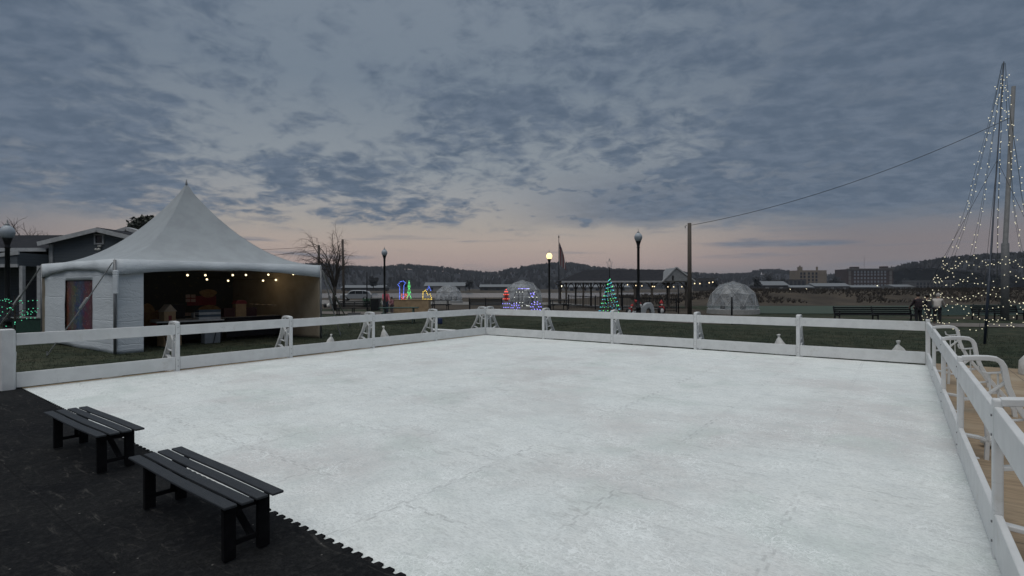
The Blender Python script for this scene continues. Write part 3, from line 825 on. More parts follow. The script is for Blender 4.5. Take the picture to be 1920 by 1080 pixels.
# dark seated speaker shape beside the table: a padded chair
e = empty('padded_chair', t1 - dn * .05 + innr * .75, 'black padded chair standing behind the grey table in the tent', 'chair', rz=rzt + PI)
MB().box((0, 0, .46), (.5, .48, .08)).build('seat', dark_cloth, e, bevel=.03); MB().box((0, -.24, .86), (.5, .07, .7)).build('backrest', dark_cloth, e, bevel=.03)
for x in (-.21, .21):
    for y in (-.2, .2): MB().tube([(x, y, 0), (x, y, .43)], .018, 6).build('leg', black_iron, e)

# string bulbs under the canopy
warm = glow('warm_bulb', (1, .82, .5), 2.6)
def string(a, b_, n, sag, label, m, r=.045, grp=None, name='string_lights'):
    a, b_ = Vector(a), Vector(b_)
    e_ = empty(name, a, label, 'string lights', grp)
    pts = [(b_ - a) * (i / 24) - UP * sag * 4 * (i / 24) * (1 - i / 24) for i in range(25)]
    MB().tube(pts, .008, 4).build('cord', black_iron, e_)
    jr = random.Random(n * 7 + 1); ts = [(i + .5 + jr.uniform(-.42, .42)) / n for i in range(n)]
    bp = [(b_ - a) * t - UP * (sag * 4 * t * (1 - t) + r + .03) for t in ts]
    bulbs(bp, e_, m, r)
    return e_
def tpt(t, s_, z): return TN.lerp(TR, t) + innr * s_ + UP * (z + .06)
string(tpt(.26, .35, 2.12), tpt(.98, .45, 2.24), 7, .02, 'string of warm bulbs along the inside of the tent opening', warm, .033)
string(tpt(.50, 3.6, 2.10), tpt(1.0, 2.2, 2.10), 4, .10, 'string of warm bulbs hanging deeper inside the tent', warm, .036)
for (t, s_, e_w) in ((.55, .9, 3.2), (.80, 2.2, 3.4)):
    l = bpy.data.lights.new('bulb_glow', 'POINT'); l.energy = e_w; l.color = (1, .72, .40); l.shadow_soft_size = .25
    lo = bpy.data.objects.new('bulb_glow', l); col.objects.link(lo); lo.location = tpt(t, s_, 1.95)

# ---------------------------------------------------------------- house behind the tent
D = 25.0
h = empty('grey_house', stand(150, D), 'grey sided house with white trim and a gable behind the tent', 'house')
hb = h.location.copy()
def hp(px, py, y=D): return at(px, py + 1, y) - hb
apx = hp(193, 430); el = hp(84, 456); er = Vector((2 * apx.x - el.x, el.y, el.z))
zb = 0.0
gl = hp(94, 470).x; gr_ = 2 * apx.x - gl
mb = MB(); mb.prism([(gl, 0, zb), (gr_, 0, zb), (gr_, 0, el.z + .1), (apx.x, 0, apx.z - .06), (gl, 0, el.z + .1)], (0, 8, 0)); mb.build('wall', siding, h)
rf = MB()
for s_, q in ((-1, el), (1, er)):
    a_ = Vector((apx.x, -.35, apx.z)); b_ = Vector((q.x, -.35, q.z))
    rf.add([a_, b_, b_ + Vector((0, 8.7, 0)), a_ + Vector((0, 8.7, 0)), a_ + UP * .1, b_ + UP * .1, b_ + Vector((0, 8.7, .1)), a_ + Vector((0, 8.7, .1))],
           [(0, 1, 2, 3), (4, 5, 6, 7), (0, 1, 5, 4), (1, 2, 6, 5), (2, 3, 7, 6), (3, 0, 4, 7)])
rf.build('roof', roofm, h)
ra = MB()
for q in (el, er): ra.bar((apx.x, -.38, apx.z - .02), (q.x, -.38, q.z - .02), .05, .20)
ra.build('rake_board', trim, h)
MB().box((gl + .08, -.03, el.z / 2), (.18, .06, el.z)).build('corner_board', trim, h)
wv = hp(187, 447); win = MB(); 
for dx_ in (-.20, .20): win.box((wv.x + dx_, -.03, wv.z), (.07, .06, .50))
for dz_ in (-.22, .22): win.box((wv.x, -.03, wv.z + dz_), (.33, .06, .07))
fr_ = win.build('window', trim, h); MB().box((wv.x, -.005, wv.z), (.33, .01, .37)).build('pane', mat('dark_glass', (.02, .025, .03), .15), fr_)
q = hp(189, 466); lampm = mat('frosted_fixture', (.55, .55, .52), .4)
MB().box((q.x, -.06, q.z + .14), (.16, .1, .1)).ball((q.x - .06, -.2, q.z - .02), .07, 2).ball((q.x + .07, -.2, q.z - .02), .07, 2).build('flood_light', lampm, h, True)
for (px_, py_, r_) in ((131, 436, .16), (162, 430, .09)):
    q = hp(px_, py_); q.y = 1.2
    MB().lathe((q.x, q.y, q.z - .5), [(r_ * .7, 0), (r_ * .7, .38), (r_ * 1.35, .40), (r_ * 1.35, .52), (r_ * .8, .60)], 12).build('roof_vent', mat('black_vent', (.02, .02, .022), .6), h, True)
# set back second gable to the right
ap2 = hp(222, 425, D + 4); q = ap2
g2 = MB(); g2.prism([(q.x - 3.4, 5, 2.4), (q.x + 3.4, 5, 2.4), (q.x + 3.4, 5, q.z - 1.05), (q.x, 5, q.z - .05), (q.x - 3.4, 5, q.z - 1.05)], (0, 5, 0)); g2.build('rear_wing', siding, h)
rb = MB()
for s_ in (-1, 1): rb.bar((q.x, 4.8, q.z), (q.x + s_ * 3.7, 4.8, q.z - 1.1), .5, .2)
rb.build('rear_rake_board', trim, h)
# lower main block with long roof on the left and a porch
x0 = gl - 11; wl = MB().box(((x0 + gl) / 2, 2.6, 1.55), (gl - x0, 4.6, 3.1)).build('side_wing', siding, h)
e1 = hp(60, 463).z; pk = hp(60, 438, D + 2.5).z
mr = MB().prism([(x0 - .3, -.2, e1 - .1), (x0 - .3, 2.8, pk), (x0 - .3, 5.6, e1 - .1)], (gl - x0 + .2, 0, 0)); mr.build('side_roof', roofm, h)
MB().box(((x0 + gl) / 2, -.22, e1 - .1), (gl - x0, .05, .17)).build('gutter', trim, h)
pz_ = hp(40, 499).z; pr = MB().prism([(gl - 7, -1.6, pz_), (gl - .05, -1.6, pz_), (gl - .05, -1.6, hp(88, 476).z), (gl - 3.2, -1.6, pz_ + .12), (gl - 7, -1.6, pz_ + .12)], (0, 1.8, 0)); pr.build('porch_roof', siding, h)
MB().bar((gl - 3.4, -1.63, pz_ + .15), (gl + .05, -1.63, hp(88, 476).z), .05, .17).box((gl - 3.5, -1.63, pz_), (7, .05, .14)).build('porch_fascia', trim, h)
for px_ in (10, 29, 97, 128): MB().box((hp(px_, 540).x, -1.5, pz_ / 2), (.15, .15, pz_)).build('porch_post', trim, h)
MB().box((hp(60, 540).x, -.0, 1.05), (1.0, .06, 2.1)).build('door', mat('dark_door', (.02, .022, .028), .4), h)
MB().box((hp(112, 540).x, -.04, 1.35), (.75, .05, 1.4)).build('porch_window', mat('dark_glass', (.02, .025, .03), .15), h)

# green planter box beside the tent
p = stand(58, 20.5); e = empty('planter_box', p, 'dark green planter box between the tent and the house', 'planter')
MB().box((0, 0, .28), (1.5, .6, .56)).build('box', green_paint, e, bevel=.02)
MB().box((0, 0, .585), (1.6, .68, .04)).build('rim', mat('grey_rim', (.16, .18, .17), .7), e)
# wire shrub with green lights
p = stand(27, 18.2); e = empty('lit_shrub', p, 'bare little tree strung with green lights left of the tent', 'lit tree')
rnd = random.Random(3); br_ = MB(); pts = []
br_.tube([(0, 0, 0), (.02, 0, .8), (0, 0, 1.5)], [.035, .025, .012], 6)
for i in range(15):
    th = rnd.uniform(0, 2 * PI); L_ = rnd.uniform(.4, .72); z0 = rnd.uniform(.25, 1.25)
    c_ = [Vector((0, 0, z0)) + Vector((math.cos(th), math.sin(th), 0)) * (L_ * s_) + UP * (.50 * s_ - .28 * s_ * s_) for s_ in (0, .33, .66, 1)]
    br_.tube(c_, [.014, .01, .007, .004], 4)
    for s_ in (.35, .6, .8, 1.0): pts.append(Vector((0, 0, z0)) + Vector((math.cos(th), math.sin(th), 0)) * (L_ * s_) + UP * (.50 * s_ - .28 * s_ * s_ - .03))
br_.build('branches', bark, e); bulbs(pts, e, glow('green_bulb', (.12, .8, .45), .75), .015)

# ---------------------------------------------------------------- lamps
globe = mat('frosted_globe', (.38, .42, .46), .25, (.30, .34, .38), 3)
lit_globe = glow('lit_globe', (1, .75, .35), 1.6)
def lamp(px, D_, top_py, label, gm_=None, sc_=1.0):
    p = stand(px, D_); H = CH - (top_py - 541) / F * D_ - p.z
    e_ = empty('street_lamp', p, label, 'street lamp', 'globe lamps round the park')
    r = .19 * sc_
    k = sc_; MB().lathe((0, 0, 0), [(a_ * k, b_ if b_ < 2 else H - (H - b_) * k) for a_, b_ in ((.17, 0), (.17, .12), (.12, .18), (.11, .5), (.13, .53), (.075, .62), (.066, 1.5), (.060, H - .68), (.085, H - .66), (.062, H - .62), (.075, H - .54), (.10, H - .44), (.13, H - .38), (.12, H - .35))], 12).build('pole', black_iron, e_, True)
    k = sc_; MB().lathe((0, 0, H - .38 * k), [(.11 * k, .0), (r * .8, .06 * k), (r, .17 * k), (r * .97, .25 * k), (r * .7, .34 * k), (r * .35, .40 * k)], 14).build('globe', gm_ or globe, e_, True)
    MB().lathe((0, 0, H + .015 * k), [(.07 * k, 0), (.05 * k, .05 * k), (.02, .08 * k), (.012, .16 * k), (.002, .2 * k)], 8).build('finial', grey_steel, e_, True)
    return e_
lamp(14, 19.0, 424, 'street lamp with frosted globe in front of the grey house porch', sc_=1.2)
lamp(721, 33, 470, 'street lamp standing over the picnic table and the person in pink')
lamp(1030, 33, 477, 'street lamp with its globe lit yellow, near the round tents', lit_globe)
lamp(1197, 35, 440, 'tallest looking street lamp, its clear globe in front of the open shelter', sc_=1.45)
# thin dark posts
def thin_post(px, D_, top, r, label):
    p = stand(px, D_); H = CH - (top - 541) / F * D_ - p.z
    o = MB().lathe((0, 0, 0), [(r, 0), (r, H), (r * .4, H + .02)], 8).build('thin_post', black_iron, None, True, loc=p)
    return tag(o, label, 'post')
thin_post(1272, 38, 538, .05, 'thin dark post in front of the white gable of the shelter')
thin_post(1372, 28, 560, .05, 'thin dark post right in front of the large clear dome')
thin_post(688, 40, 512, .045, 'thin dark post between the silver car and the lamp')
blue_post = mat('blue_steel', (.02, .03, .05), .4)

# ---------------------------------------------------------------- utility poles and wires
def upole(px, D_, top, r, label, arm=False, lean=0):
    p = stand(px, D_); H = CH - (top - 541) / F * D_ - p.z
    e_ = empty('utility_pole', p, label, 'pole', 'wooden utility poles')
    MB().tube([(0, 0, -.2), (lean * .5, 0, H * .5), (lean, 0, H)], [r, r * .93, r * .85], 10).build('shaft', pole_wood, e_, True)
    if arm: MB().tube([(-r - .12, 0, H - .35), (-r - .16, 0, H - .22), (-r - .04, 0, H - .15)], .03, 6).build('bracket', grey_steel, e_)
    return p + Vector((lean, 0, H))
tA = upole(1293, 36, 421, .15, 'tall wooden pole rising in front of the shelter gable, carrying a wire', True)
tB = upole(598, 60, 461, .16, 'wooden pole just beyond the open end of the tent')
tC = upole(645, 46, 450, .11, 'dark wooden pole beside the bare weeping tree', lean=-.12)
def wire(a, b_, sag, label, r=.016):
    a, b_ = Vector(a), Vector(b_)
    pts = [(b_ - a) * (i / 30) - UP * sag * 4 * (i / 30) * (1 - i / 30) for i in range(31)]
    tag(MB().tube(pts, r, 4).build('overhead_wire', black_iron, None, True, loc=a), label, 'wire')

# ---------------------------------------------------------------- pole strung with lights as a tree
pp = ground_at(1846, 648)
tree = empty('light_pole_tree', pp, 'steel pole with strings of white lights draped into a tall tree shape beside the deck', 'light tree')
Ht = 8.6
def axis(z): return Vector((.07 * z, 0, z))
MB().tube([axis(-.1), axis(2.05), axis(2.06), axis(Ht)], [.036, .036, .022, .014], 8).build('pole', blue_post, tree, True)
lb = glow('white_bulb', (1, .93, .66), .72); pts = []; cd = MB(); rnd = random.Random(11)
RP = [(0, 1.58), (.5, 1.56), (.9, 1.53), (1.45, 1.41), (2.0, 1.24), (2.7, 1.04), (3.2, .90), (3.7, .76), (4.5, .60), (5.25, .50), (7.0, .22), (8.6, .03)]
def cone_r(z):
    for (a_, r0), (b0_, r1_) in zip(RP, RP[1:]):
        if a_ <= z <= b0_: return r0 + (r1_ - r0) * (z - a_) / (b0_ - a_)
    return RP[-1][1] if z > 1 else RP[0][1]
for i in range(11):
    th = 2 * PI * i / 11 + .1
    line = [axis(z) + Vector((math.cos(th), math.sin(th), 0)) * cone_r(z) for z in [1.6 + (Ht - 1.65) * k / 24 for k in range(25)]]
    cd.tube(line, .004, 3)
    z = 3.0
    while z < Ht - .4:
        pts.append(axis(z) + Vector((math.cos(th), math.sin(th), 0)) * (cone_r(z) + rnd.uniform(-.07, .07))); z += rnd.uniform(.16, .5)
for zi, z0 in enumerate((.62, 1.0, 1.4, 1.9, 2.45)):
    n = 6; 
    for i in range(n):
        t0 = 2 * PI * (i + .37 * zi) / n; dip = .22 + .22 * rnd.random(); segs = 12; ln = []
        for k in range(segs + 1):
            f_ = k / segs; th = t0 + 2 * PI / n * f_; z = z0 + .25 - dip * 4 * f_ * (1 - f_)
            q = axis(z) + Vector((math.cos(th), math.sin(th), 0)) * cone_r(z0) * (1 + .04 * math.sin(k * 2.3)); ln.append(q)
            if k < segs and rnd.random() < .85: pts.append(q + Vector((rnd.uniform(-.03, .03), rnd.uniform(-.03, .03), rnd.uniform(-.04, .02))))
        cd.tube(ln, .004, 3)
cd.build('cord', mat('green_cord', (.02, .03, .02), .6), tree)
bulbs(pts, tree, lb, .0145)
gw_ = MB()
for th in (2.5, 3.9, 5.4, .8): gw_.tube([axis(5.6), Vector((math.cos(th) * 2.1, math.sin(th) * 2.1, .0))], .006, 4)
gw_.build('guy_wire', black_iron, tree)
# the grey pole behind it that takes the overhead wire
gp_ = stand(1884, 31); e = empty('grey_pole', gp_, 'tall grey pole with a thicker base behind the tree of white lights', 'pole')
MB().tube([(0, 0, -.2), (.03, 0, 4.6), (.04, 0, 4.65), (.55, 0, 14)], [.20, .19, .13, .10], 12).build('shaft', mat('pale_pole', (.15, .155, .16), .6), e, True)
wire(tA - UP * .15 + Vector((.1, 0, 0)), gp_ + Vector((.5, 0, 12.2)), .75, 'overhead wire swinging from the tall wooden pole to the tall grey pole')
wire(tB - UP * .5, at(330, 479, 62), .5, 'lower overhead wire running from the pole to behind the tent', .02)
wire(tB - UP * .1, at(330, 462, 62), .4, 'upper overhead wire running from the pole to behind the tent', .02)

# ---------------------------------------------------------------- trees
def limb(mb, tw, p, d, L, r, depth, rnd, droop, spread):
    pts = [p]; q = p.copy(); dd_ = d.copy(); n = 5
    for i in range(n):
        dd_ = (dd_ + Vector((rnd.uniform(-1, 1), rnd.uniform(-1, 1), rnd.uniform(-.6, .6))) * .16 - UP * droop * (.5 if depth > 1 else 1) * (i / n)).normalized()
        q = q + dd_ * (L / n); pts.append(q)
    tgt = mb if depth > 1 else tw
    tgt.tube(pts, [r * (1 - .5 * i / n) for i in range(n + 1)], 6 if depth > 1 else 3, False)
    if depth == 0: return
    k = 4 if depth > 1 else 6
    for j in range(k):
        i = min(n, 1 + int((j + 1) / k * n)); b0 = pts[i]
        th = rnd.uniform(0, 2 * PI); v1 = dd_.orthogonal().normalized(); v2 = dd_.cross(v1)
        nd = (dd_ + (v1 * math.cos(th) + v2 * math.sin(th)) * spread).normalized()
        limb(mb, tw, b0, nd, L * rnd.uniform(.5, .72), r * .5, depth - 1, rnd, droop, spread)
def bare_tree(p, H, label, seed, droop=.1, spread=.8, name='bare_tree', depth=3, group=None, k0=5, Lk=.42, up=1.0):
    rnd = random.Random(seed); e_ = empty(name, p, label, 'tree', group)
    a, b_ = MB(), MB()
    a.tube([(0, 0, -.1), (.03 * H * .3, 0, H * .28)], [H * .028, H * .02], 8)
    for j in range(k0):
        th = j * 1.26 + rnd.random(); 
        limb(a, b_, Vector((.03 * H * .3 * .9, 0, H * (.22 + (.016 if k0 == 5 else .004) * j))), Vector((math.cos(th) * .55, math.sin(th) * .55, up)).normalized(), H * Lk * (1 + .5 * (j % 3) / 2 * (k0 > 5)), H * (.014 if k0 == 5 else .009), depth, rnd, droop, spread)
    a.build('trunk', bark, e_, True); tag(b_.build('crown', twig, e_), None)
    return e_
bare_tree(stand(626, 40), 6.6, 'bare tree with drooping twigs between the two wooden poles', 6, .30, .62, 'weeping_tree', 3, k0=9, Lk=.27, up=2.4)
bare_tree(stand(22, 62), 10.5, 'faint bare tree rising behind the roof of the grey house', 8, .05, .8)
def leafy(p, H, W, label, seed, n=2600, leaf=.16, m=leafm, group=None, name='leafy_tree'):
    rnd = random.Random(seed); e_ = empty(name, p, label, 'tree', group)
    t = MB(); t.tube([(0, 0, -.2), (.1, 0, H * .4), (0, .1, H * .75)], [W * .07, W * .05, W * .02], 8)
    lobes = []
    for i in range(13):
        th = rnd.uniform(0, 2 * PI); rr_ = rnd.uniform(.1, .62) * W; z = H * rnd.uniform(.42, .92)
        c_ = Vector((math.cos(th) * rr_ * .7, math.sin(th) * rr_ * .7, z)); lobes.append((c_, W * rnd.uniform(.2, .36)))
        t.tube([(0, 0, H * .35), c_ * .6 + Vector((0, 0, H * .14)), c_], [W * .025, W * .016, W * .006], 5)
    t.build('trunk', bark, e_)
    cr = MB()
    for i in range(n):
        c_, r = rnd.choice(lobes); v_ = Vector((rnd.gauss(0, 1), rnd.gauss(0, 1), rnd.gauss(0, 1))).normalized() * r * rnd.uniform(.35, 1.08) ** .6
        q = c_ + Vector((v_.x, v_.y, v_.z * .75)); a = Vector((rnd.gauss(0, 1), rnd.gauss(0, 1), rnd.gauss(0, 1))).normalized(); b_ = a.orthogonal().normalized(); s_ = leaf * rnd.uniform(.6, 1.5)
        cr.add([q - a * s_, q + b_ * s_ * .5, q + a * s_, q - b_ * s_ * .5], [(0, 1, 2, 3)])
    cr.build('crown', m, e_)
    return e_
leafy(stand(262, 38), 7.25, 3.1, 'dark leafy tree showing above the tent roof beside the house gable', 4, 4200, .15)

# ---------------------------------------------------------------- open shelter
SD = 50.0; sh = empty('open_shelter', stand(1160, SD), 'long open sided shelter with a dark hipped roof and a white gable', 'shelter'); sb_ = sh.location.copy()
def sp(px, py, y=SD): return at(px, py + 1, y) - sb_
xl, xr = sp(1052, 525).x, sp(1296, 525).x; ez = sp(1100, 527).z; rz_ = sp(1150, 506, SD + 3).z
r1, r2 = sp(1105, 508).x, sp(1262, 508).x
MB().add([(xl, -.4, ez), (xr, -.4, ez), (xr, 6.6, ez), (xl, 6.6, ez), (r1, 3.1, rz_), (r2 + .8, 3.1, rz_), (xl, -.4, ez - .05), (xr, -.4, ez - .05), (xr, 6.6, ez - .05), (xl, 6.6, ez - .05)],
         [(0, 1, 5, 4), (1, 2, 5), (2, 3, 4, 5), (3, 0, 4), (6, 9, 8, 7), (0, 6, 7, 1), (1, 7, 8, 2), (2, 8, 9, 3), (3, 9, 6, 0)]).build('roof', roofm, sh)
MB().box(((xl + xr) / 2, -.43, ez - .08), (xr - xl, .05, .15)).build('fascia', trim, sh)
for i in range(8):
    x = xl + .5 + (xr - xl - 1.0) * i / 7
    for y in (0, 6):
        MB().box((x, y, ez / 2 - .05), (.17, .17, ez - .12)).build('post', pole_wood, sh)
        for s_ in (-1, 1): MB().tube([(x + s_ * .08, y, ez - .8), (x + s_ * .3, y, ez - .35), (x + s_ * .62, y, ez - .12)], .05, 5).build('brace', pole_wood, sh)
gx0, gx1 = sp(1240, 525).x, sp(1296, 525).x; gxm = sp(1263, 505).x
MB().prism([(gx0, -.75, ez - .02), (gx1, -.75, ez - .02), (gxm, -.75, sp(1264, 503).z)], (0, 3.2, 0)).build('gable', mat('pale_siding', (.24, .25, .26), .7), sh)
MB().bar((gx0 - .12, -.8, ez - .06), (gxm, -.8, sp(1264, 503).z + .04), .10, .12).bar((gx1 + .12, -.8, ez - .06), (gxm + .02, -.8, sp(1264, 503).z + .04), .10, .12).build('gable_trim', trim, sh)
MB().box((sp(1257, 520).x, -.77, sp(1257, 522).z), (.16, .04, .45)).build('vent', mat('black_vent', (.02, .02, .022), .6), sh)
# railing in front of the shelter
rl = empty('iron_railing', stand(1120, 42), 'black iron railing with thin uprights in front of the open shelter', 'railing'); rb_ = rl.location.copy()
ra, rb2 = stand(1066, 42) - rb_, stand(1268, 42) - rb_
MB().bar(ra + UP * 1.05, rb2 + UP * 1.05, .05, .05).bar(ra + UP * .15, rb2 + UP * .15, .04, .04).build('rail', black_iron, rl)
up_ = MB()
for i in range(72):
    q = ra.lerp(rb2, i / 71); up_.bar(q, q + UP * 1.03, .022, .022)
up_.build('balusters', black_iron, rl)
for i in range(5):
    q = ra.lerp(rb2, i / 4); MB().box(q + UP * .58, (.09, .09, 1.16)).build('post', black_iron, rl)
string(at(1170, 533, 49), at(1296, 537, 48.4), 9, .12, 'string of warm bulbs under the eave of the open shelter', glow('shelter_bulb', (1, .80, .48), 1.7), .055)
string(at(1296, 531, 45), at(1345, 527, 43), 4, .1, 'short string of warm bulbs between the shelter and the large clear dome', MATS['shelter_bulb'], .055)

# ---------------------------------------------------------------- clear domes
m, t_, b = new_mat('clear_film')
tr = t_.nodes.new('ShaderNodeBsdfTransparent'); tr.inputs[0].default_value = (.93, .95, .97, 1); mx = t_.nodes.new('ShaderNodeMixShader'); 
fn = NOISE(t_, coords(t_), 1.8, 5); t_.links.new(SS(t_, fn, .3, .75, .22, .55), mx.inputs[0])
b.inputs['Base Color'].default_value = (.50, .52, .54, 1); b.inputs['Roughness'].default_value = .25
t_.links.new(tr.outputs[0], mx.inputs[1]); t_.links.new(b.outputs[0], mx.inputs[2])
t_.links.new(mx.outputs[0], t_.nodes['Material Output'].inputs['Surface']); film = m
def dome(px, D_, r, label, base=True, sq=1.0):
    p = stand(px, D_); e_ = empty('clear_dome', p, label, 'dome tent', 'clear geodesic domes')
    bm = bmesh.new(); bmesh.ops.create_icosphere(bm, subdivisions=2, radius=r)
    bmesh.ops.bisect_plane(bm, geom=bm.verts[:] + bm.edges[:] + bm.faces[:], plane_co=(0, 0, -.15 * r), plane_no=(0, 0, -1), clear_outer=True)
    z0 = .15 * r + (.35 if base else .02)
    vs = [Vector((v_.co.x, v_.co.y, v_.co.z * sq + z0)) for v_ in bm.verts]; bm.verts.index_update()
    fr_ = MB()
    for ed in bm.edges: fr_.tube([vs[ed.verts[0].index], vs[ed.verts[1].index]], .016, 5)
    fr_.build('frame', mat('white_tubing', (.36, .37, .38), .4), e_)
    MB().add([q * .995 for q in vs], [tuple(v_.index for v_ in f_.verts) for f_ in bm.faces]).build('cover', film, e_)
    bm.free()
    if base: MB().lathe((0, 0, 0), [(r * 1.03, 0), (r * 1.03, .34), (r * .95, .35)], 24).build('base', mat('pale_base', (.34, .34, .33), .7), e_)
    # table and stools inside
    MB().lathe((0, 0, .35 if base else 0), [(.3, 0), (.05, .04), (.05, .68), (.5, .70), (.5, .74)], 14).build('table', black_iron, e_)
    for k in range(4):
        th = k * PI / 2 + .4
        MB().lathe((math.cos(th) * r * .55, math.sin(th) * r * .55, .35 if base else 0), [(.18, 0), (.16, .42), (.2, .44), (.2, .48)], 10).build('stool', black_iron, e_)
dome(1374, 40, 1.85, 'large clear geodesic dome on a pale base right of the shelter')
dome(979, 44, 1.75, 'clear geodesic dome half hidden by the lit carriage')
dome(841, 62, 1.65, 'small looking clear geodesic dome farthest away, beyond the plywood box')

# ---------------------------------------------------------------- lit carriage, light figures, light cone
vio = glow('violet_bulb', (.30, .26, 1.0), 1.4); redb = glow('red_bulb', (1, .12, .08), 1.4); yel = glow('yellow_bulb', (1, .72, .12), 1.8)
blub = glow('blue_bulb', (.12, .22, 1), 1.8); grn = glow('green_light', (.15, .9, .25), 1.5); wht = glow('pale_bulb', (.9, .93, .85), 1.0); cyan = glow('cyan_bulb', (.12, .55, .75), 1.0)
wire_m = mat('display_wire', (.08, .08, .09), .5)
def ring(c_, r, n, axis='y', sq=1.0):
    return [Vector((c_[0] + r * math.cos(2 * PI * i / n), c_[1], c_[2] + r * sq * math.sin(2 * PI * i / n))) for i in range(n)]
cD = 36.0; e = empty('lit_carriage', stand(983, cD), 'carriage shaped light frame in white and violet bulbs before a clear dome', 'light display')
fr_ = MB(); P1 = []; P2 = []; P3 = []
for s_ in (0, .7):
    for k in range(3):
        rr_ = (1.0, .66, .33)[k]; pl = [Vector((.1 + rr_ * .78 * math.cos(t), s_, 1.05 + .62 * math.sin(t))) for t in [2 * PI * i / 20 for i in range(21)]]
        fr_.tube(pl, .015, 4); P1 += pl[:-1:2] if k == 0 else pl[:-1:4]
    for cx, rr_ in ((-.62, .30), (.82, .36)):
        q = ring((cx, s_, rr_ + .02), rr_, 20); fr_.tube(q + [q[0]], .012, 4); P2 += q[::2]
        q = ring((cx, s_, rr_ + .02), rr_ * .55, 12); P2 += q[::2]
P2 += [Vector((.55 + .12 * math.cos(i), .0, 1.25 + .13 * math.sin(i * 2.2))) for i in range(9)] + [Vector((-.4 + .1 * i, 0, 1.66)) for i in range(8)]
fr_.tube([(-.9, .35, .12), (-.2, .35, .05), (.9, .35, .1)], .015, 4); P1 += [Vector((-.5 + .17 * i, 0, .05)) for i in range(9)]
fr_.build('frame', wire_m, e); bulbs(P1, e, wht, .03, 60); bulbs(P2, e, vio, .034, 60)
# red footman figure beside it
e = empty('lit_figure', stand(949, cD), 'upright red lit figure standing left of the carriage of lights', 'light display')
fr_ = MB(); P = []
out_ = [(-.12, 0), (-.14, .5), (-.2, .95), (-.16, 1.25), (-.1, 1.45), (0, 1.58), (.1, 1.45), (.16, 1.25), (.2, .95), (.14, .5), (.12, 0)]
fr_.tube([(x, 0, z) for x, z in out_], .015, 4); fr_.tube([(-.25, 0, 1.5), (.25, 0, 1.5)], .015, 4)
P = [Vector((x * f_, 0, z)) for x, z in out_ if z > .55 for f_ in (1, .4)]; P0 = [Vector((x * f_ * 1.2, 0, z * .6 + .05)) for x, z in out_ if z < .97 for f_ in (1, .35)]
fr_.build('frame', wire_m, e); bulbs(P, e, redb, .036); bulbs(P0, e, vio, .036)
MB().box((0, .05, 1.05), (.26, .03, .55)).build('red_cloth', mat('red_cloth', (.22, .03, .03), .8), e)

# plywood box with light figures on top of it
bD = 35.8; p = ground_at(773, 587.5); bD = p.y
e = empty('plywood_box', p, 'plain plywood box under the small coloured light figures', 'box')
MB().box((0, 0, .45), (2.4, .9, .90)).build('panel', plywood, e, bevel=.01); MB().box((0, 0, .925), (2.44, .94, .04)).build('lid', plywood, e)
def figure(dx_, shape, m, label, r=.03, z0=.945):
    e_ = empty('light_figure', p + Vector((dx_, 0, z0)), label, 'light display', 'coloured light figures on the plywood box')
    MB().tube([(x, 0, z) for x, z in shape], .012, 4).build('frame', wire_m, e_)
    P_ = []
    for (x0_, z0_), (x1_, z1_) in zip(shape, shape[1:]):
        L_ = math.hypot(x1_ - x0_, z1_ - z0_); k = max(1, int(L_ / .09))
        P_ += [Vector((x0_ + (x1_ - x0_) * i / k, 0, z0_ + (z1_ - z0_) * i / k)) for i in range(k)]
    bulbs(P_, e_, m, r)
figure(-.62, [(-.25, .0), (-.25, .85), (-.36, 1.0), (-.2, 1.2), (.0, 1.25), (.15, 1.12), (.05, .95), (.0, .0)], blub, 'blue lit crook shaped light figure on the plywood box')
figure(-.22, [(-.16, 0), (0, .45), (-.1, .45), (0, .85), (-.07, .85), (.0, 1.25), (.07, .85), (.0, .85), (.1, .45), (0, .45), (.16, 0)], grn, 'green lit little tree shaped light figure on the plywood box')
figure(-.52, [(-.2, 0), (-.2, .35), (.15, .35), (.15, 0), (-.2, 0), (.15, .35)], redb, 'red lit parcel shaped light figure on the plywood box')
figure(1.02, [(-.3, 0), (-.28, .5), (-.1, .62), (.05, .3), (.2, .35), (.3, .1), (.3, 0), (-.3, 0)], yel, 'yellow lit train shaped light figure on the plywood box')
figure(1.05, [(-.02, .6), (.1, .82), (.22, .55), (.08, .5)], blub, 'small blue lit puff of light above the yellow figure', .03, 1.0)

# cone tree of lights with a star
tD = 36; p = stand(1143, tD); e = empty('light_cone_tree', p, 'cone shaped tree of green and blue lights with a star mast before the shelter', 'light tree')
fr_ = MB(); Pg = []; Pb = []; Hc = 2.45
fr_.tube([(0, 0, 0), (0, 0, 3.25)], .03, 6)
for i in range(12):
    th = 2 * PI * i / 12; fr_.tube([(math.cos(th) * .72, math.sin(th) * .72, .05), (0, 0, Hc)], .01, 4)
for i in range(130):
    f_ = i / 130; th = f_ * 2 * PI * 9; r = .74 * (1 - f_) + .03; q = Vector((math.cos(th) * r, math.sin(th) * r, .08 + f_ * (Hc - .1)))
    (Pg if (i // 3) % 3 == 0 else Pb).append(q)
sp_ = [Vector((math.sin(2 * PI * i / 10) * (.26 if i % 2 == 0 else .10), 0, 3.5 + math.cos(2 * PI * i / 10) * (.34 if i % 2 == 0 else .13))) for i in range(11)]
fr_.build('frame', black_iron, e)
MB().tube(sp_, .022, 4).build('star', mat('pale_star', (.45, .46, .46), .4), e)
bulbs(Pg, e, grn, .026); bulbs(Pb, e, cyan, .026)

